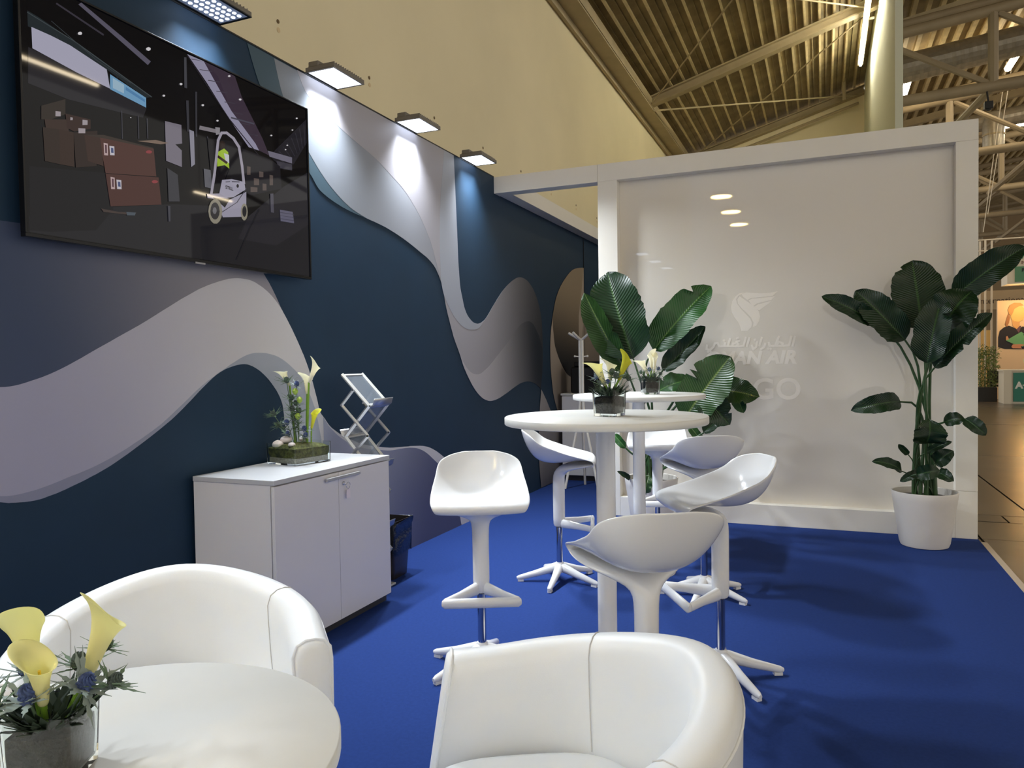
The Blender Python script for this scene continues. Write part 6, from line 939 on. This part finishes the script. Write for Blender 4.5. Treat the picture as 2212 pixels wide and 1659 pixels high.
text_mesh('lettering', 'CARGO', 0.25, mat('dark_ink', (22, 48, 52), rough=0.5), ct, (0.72, -0.034, 0.43), (1, 0, 0), (0, 0, 1), thick=0.004, bold=0.012)
MB().lathe([(0.05, 0), (0.06, 0.12), (0.055, 0.12)], 14, (0.62, 0.2, 0.951)).build('flower_cup', M_FARW, ct)
MB().lathe([(0.02, 0.12), (0.11, 0.17), (0.13, 0.25), (0.09, 0.34), (0.01, 0.37)], 14, (0.62, 0.2, 0.951)).build('flower_ball', mat('pale_flower', (226, 224, 180), rough=0.8, bump=1.0, bscale=30), ct)
pw = empty('poster_wall', (7.70, 27.0, -0.03)); tag(pw, 'tall stand wall with a printed poster of a woman holding a green folder', 'poster')
MB().box2((0, 0, 0), (3.2, 0.12, 3.03)).build('wall_panel', mat('peach_wall', (240, 208, 172), rough=0.7), pw, smooth=False)
MB().box2((0.0, -0.012, 0.86), (3.2, -0.001, 0.875)).build('panel_joint', mat('joint_tan', (190, 158, 124)), pw, smooth=False)
def flat(par, n, pts, c, y): MB().prism([(p[0], y, p[1]) for p in pts], (0, 0.003, 0)).build(n, mat('poster_%d_%d_%d' % c, c, rough=0.6), par, smooth=False, tri=True)
flat(pw, 'print_jacket', [(0.02, 1.60), (0.02, 1.9), (0.06, 2.1), (0.16, 2.2), (0.30, 2.26), (0.52, 2.14), (0.66, 2.22), (0.82, 2.16), (0.98, 1.95), (1.02, 1.52), (0.2, 1.54)], (38, 34, 44), -0.006)
flat(pw, 'print_blouse', [(0.40, 2.26), (0.50, 2.12), (0.56, 2.02), (0.60, 2.16), (0.62, 2.24)], (110, 78, 92), -0.010)
flat(pw, 'print_neck', [(0.37, 2.44), (0.40, 2.24), (0.50, 2.14), (0.58, 2.24), (0.58, 2.46)], (226, 170, 110), -0.014)
flat(pw, 'print_face', [(0.34, 2.62), (0.36, 2.46), (0.44, 2.38), (0.56, 2.36), (0.66, 2.42), (0.72, 2.58), (0.70, 2.76), (0.60, 2.88), (0.44, 2.88), (0.34, 2.78)], (244, 196, 120), -0.018)
flat(pw, 'print_hair', [(0.30, 2.60), (0.27, 2.74), (0.32, 2.88), (0.44, 2.95), (0.60, 2.94), (0.68, 2.86), (0.56, 2.84), (0.44, 2.76), (0.40, 2.64), (0.36, 2.56)], (206, 150, 90), -0.022)
flat(pw, 'print_ponytail', [(0.28, 2.62), (0.24, 2.48), (0.20, 2.30), (0.25, 2.22), (0.30, 2.34), (0.33, 2.52)], (178, 120, 78), -0.022)
flat(pw, 'print_folder', [(0.22, 1.80), (0.62, 2.06), (0.92, 1.78), (0.66, 1.60), (0.40, 1.70)], (108, 172, 124), -0.024)
flat(pw, 'print_folder_logo', [(0.66, 1.98), (0.70, 1.99), (0.82, 1.82), (0.78, 1.80)], (52, 100, 68), -0.028)
flat(pw, 'print_hand', [(0.36, 1.60), (0.40, 1.68), (0.60, 1.68), (0.72, 1.66), (0.60, 1.60), (0.64, 1.55), (0.40, 1.56)], (206, 140, 108), -0.028)
flat(pw, 'print_hand', [(0.22, 1.80), (0.22, 1.92), (0.26, 1.94), (0.30, 1.84)], (206, 150, 118), -0.028)
sp = empty('stand_spotlight', (8.33, 26.3, 3.02)); tag(sp, 'glaring warm spotlight in front of the poster across the hall', 'light')
MB().lathe([(0.03, 0.10), (0.07, 0.08), (0.09, 0.0), (0.08, 0.0)], 16, cap=False).build('lamp_head', M_DARK, sp); MB().lathe([(0.001, 0.012), (0.085, 0.012)], 16).build('lamp_lens', mat('warm_lens', (255, 220, 150), emit=(255, 190, 96), estr=90.0), sp); MB().tube([(0, 0, 0.1), (0, 0.1, 0.45)], 0.015, 6).build('bracket', M_DARK, sp)
sp.rotation_euler = (R(-35), 0, 0)
l = bpy.data.lights.new('spot_glow', 'POINT'); l.energy = 30; l.color = (1.0, 0.66, 0.30); l.shadow_soft_size = 0.1; lo = bpy.data.objects.new('spot_glow', l); COL.objects.link(lo); lo.parent = sp; lo.location = (0, 0.0, -0.12)
bn = empty('hanging_banner', (7.76, 26.0, 3.42)); tag(bn, 'white and green hanging banner with green letter above the poster', 'banner')
MB().box2((0, 0, 0), (2.6, 0.8, 1.12)).build('box_face', M_FARW, bn, smooth=False); MB().box2((0.19, -0.02, 0.05), (2.6, -0.001, 0.50)).build('green_band', mat('banner_green', (96, 150, 118), rough=0.6), bn, smooth=False)
text_mesh('lettering', 'AIR', 0.36, mat('banner_green_ink', (74, 140, 110), rough=0.6), bn, (0.33, -0.006, 0.74), (1, 0, 0), (0, 0, 1), thick=0.004, bold=0.016)
text_mesh('lettering', 'INTERNATIONAL', 0.13, mat('brown_ink', (120, 72, 66), rough=0.6), bn, (0.33, -0.006, 0.57), (1, 0, 0), (0, 0, 1), thick=0.004)
text_mesh('lettering', 'BE', 0.14, mat('dark_ink', (22, 48, 52)), bn, (0.36, -0.026, 0.34), (1, 0, 0), (0, 0, 1), thick=0.004, bold=0.01)
sg = empty('name_board', (6.9, 29.0, 2.85)); tag(sg, 'grey name board with dark lettering behind the poster wall', 'sign')
MB().box2((0, 0, 0), (2.2, 0.1, 0.62)).build('board', mat('sign_grey', (176, 158, 132), rough=0.7), sg, smooth=False)
text_mesh('lettering', 'AS International', 0.27, mat('dark_brown_ink', (64, 48, 36)), sg, (0.22, -0.006, 0.20), (1, 0, 0), (0, 0, 1), thick=0.004)
lt = empty('lattice_frame', (7.0, 28.3, -0.03)); tag(lt, 'tall white tubular frame with upright poles behind the bamboo', 'frame')
for i, x in enumerate((0.30, 0.50, 0.60, 0.83, 1.9)): MB().tube([(x, 0.3 * (i % 2), 0), (x, 0.3 * (i % 2), 5.1)], 0.03, 8).build('pole', M_FARW, lt)
for z in (5.1, 4.75, 4.4): MB().tube([(0.25, 0, z), (2.8, 0.2, z + 0.02)], 0.022, 8).build('rail', M_FARW, lt)
MB().box2((0.05, 0.9, 0), (0.95, 1.0, 2.2)).build('yellow_wall', mat('warm_wall', (246, 206, 134), rough=0.7), lt, smooth=False)  # plain wall panel in one warm yellow colour, without emission
bb = empty('bamboo_planter', (7.12, 25.5, -0.03)); tag(bb, 'dark trough planted with dense green bamboo beside the counter', 'plant')
MB().box2((-0.2, -0.15, 0), (0.28, 0.15, 0.42)).build('trough', mat('anthracite', (52, 52, 54), rough=0.6), bb, smooth=False)
fo = MB(); rd = random.Random(9)
for k in range(900):
    p = Vector((rd.uniform(-.22, .32), rd.uniform(-.2, .2), rd.uniform(.45, 1.62))); d = Vector((rd.uniform(-1, 1), rd.uniform(-1, 1), rd.uniform(-.9, .5))).normalized() * rd.uniform(.08, .17); sd = d.cross(Vector((rd.uniform(-1, 1), rd.uniform(-1, 1), rd.uniform(-1, 1)))).normalized() * 0.012
    fo.add([p, p + d * .5 + sd, p + d, p + d * .5 - sd], [(0, 1, 2, 3)])
f_ = fo.build('foliage', mat('bamboo_leaf', (96, 116, 52), rough=0.6, noise=0.4, nscale=5), bb, smooth=False, recalc=False); f_['kind'] = 'stuff'
for k in range(12): x, y = rd.uniform(-.17, .25), rd.uniform(-.12, .12); MB().tube([(x, y, 0.4), (x + rd.uniform(-.05, .05), y, 1.5)], 0.008, 5).build('cane', mat('bamboo_cane', (120, 118, 62), rough=0.5), bb)
ch = empty('visitor_chair', (7.52, 26.0, -0.03)); tag(ch, 'black visitor chair with bent chrome legs behind the counter', 'chair')
MB().box2((-0.22, -0.2, 0.42), (0.22, 0.22, 0.48)).build('seat', M_BLACK, ch, smooth=False, bevel=0.02); MB().box2((-0.22, 0.2, 0.5), (0.22, 0.25, 0.9)).build('backrest', M_BLACK, ch, smooth=False, bevel=0.02)
for s_ in (-1, 1): MB().tube([(0.2 * s_, 0.22, 0.45), (0.2 * s_, -0.2, 0.40), (0.2 * s_, -0.05, 0.02), (0.2 * s_, 0.25, 0.015)], 0.012, 8).build('leg', M_CHROME, ch)
bx = empty('black_box', (6.02, 18.8, 6.62)); tag(bx, 'small black box hanging under the nearest roof truss', 'equipment')
MB().box((0, 0, 0.05), (0.16, 0.14, 0.16)).build('housing', M_BLACK, bx, smooth=False, bevel=0.01); MB().tube([(0, 0, 0.12), (0, 0.18, 0.42)], 0.02, 6).build('clamp_arm', M_DARK, bx); MB().lathe([(0.03, -0.06), (0.05, -0.04), (0.05, -0.03)], 12).build('lens', M_DARK, bx)
wires = [((7.65, 25.6, 9.8), (7.15, 26.0, 5.0)), ((7.8, 25.6, 9.8), (7.35, 26.5, 5.6))]
for i, (a, b_) in enumerate(wires):
    o = MB().tube([a, b_], 0.012, 5).build('hanging_cable', M_FARW); tag(o, '%s thin pale cable hanging from the far roof trusses' % ('left' if i == 0 else 'right'), 'cable')
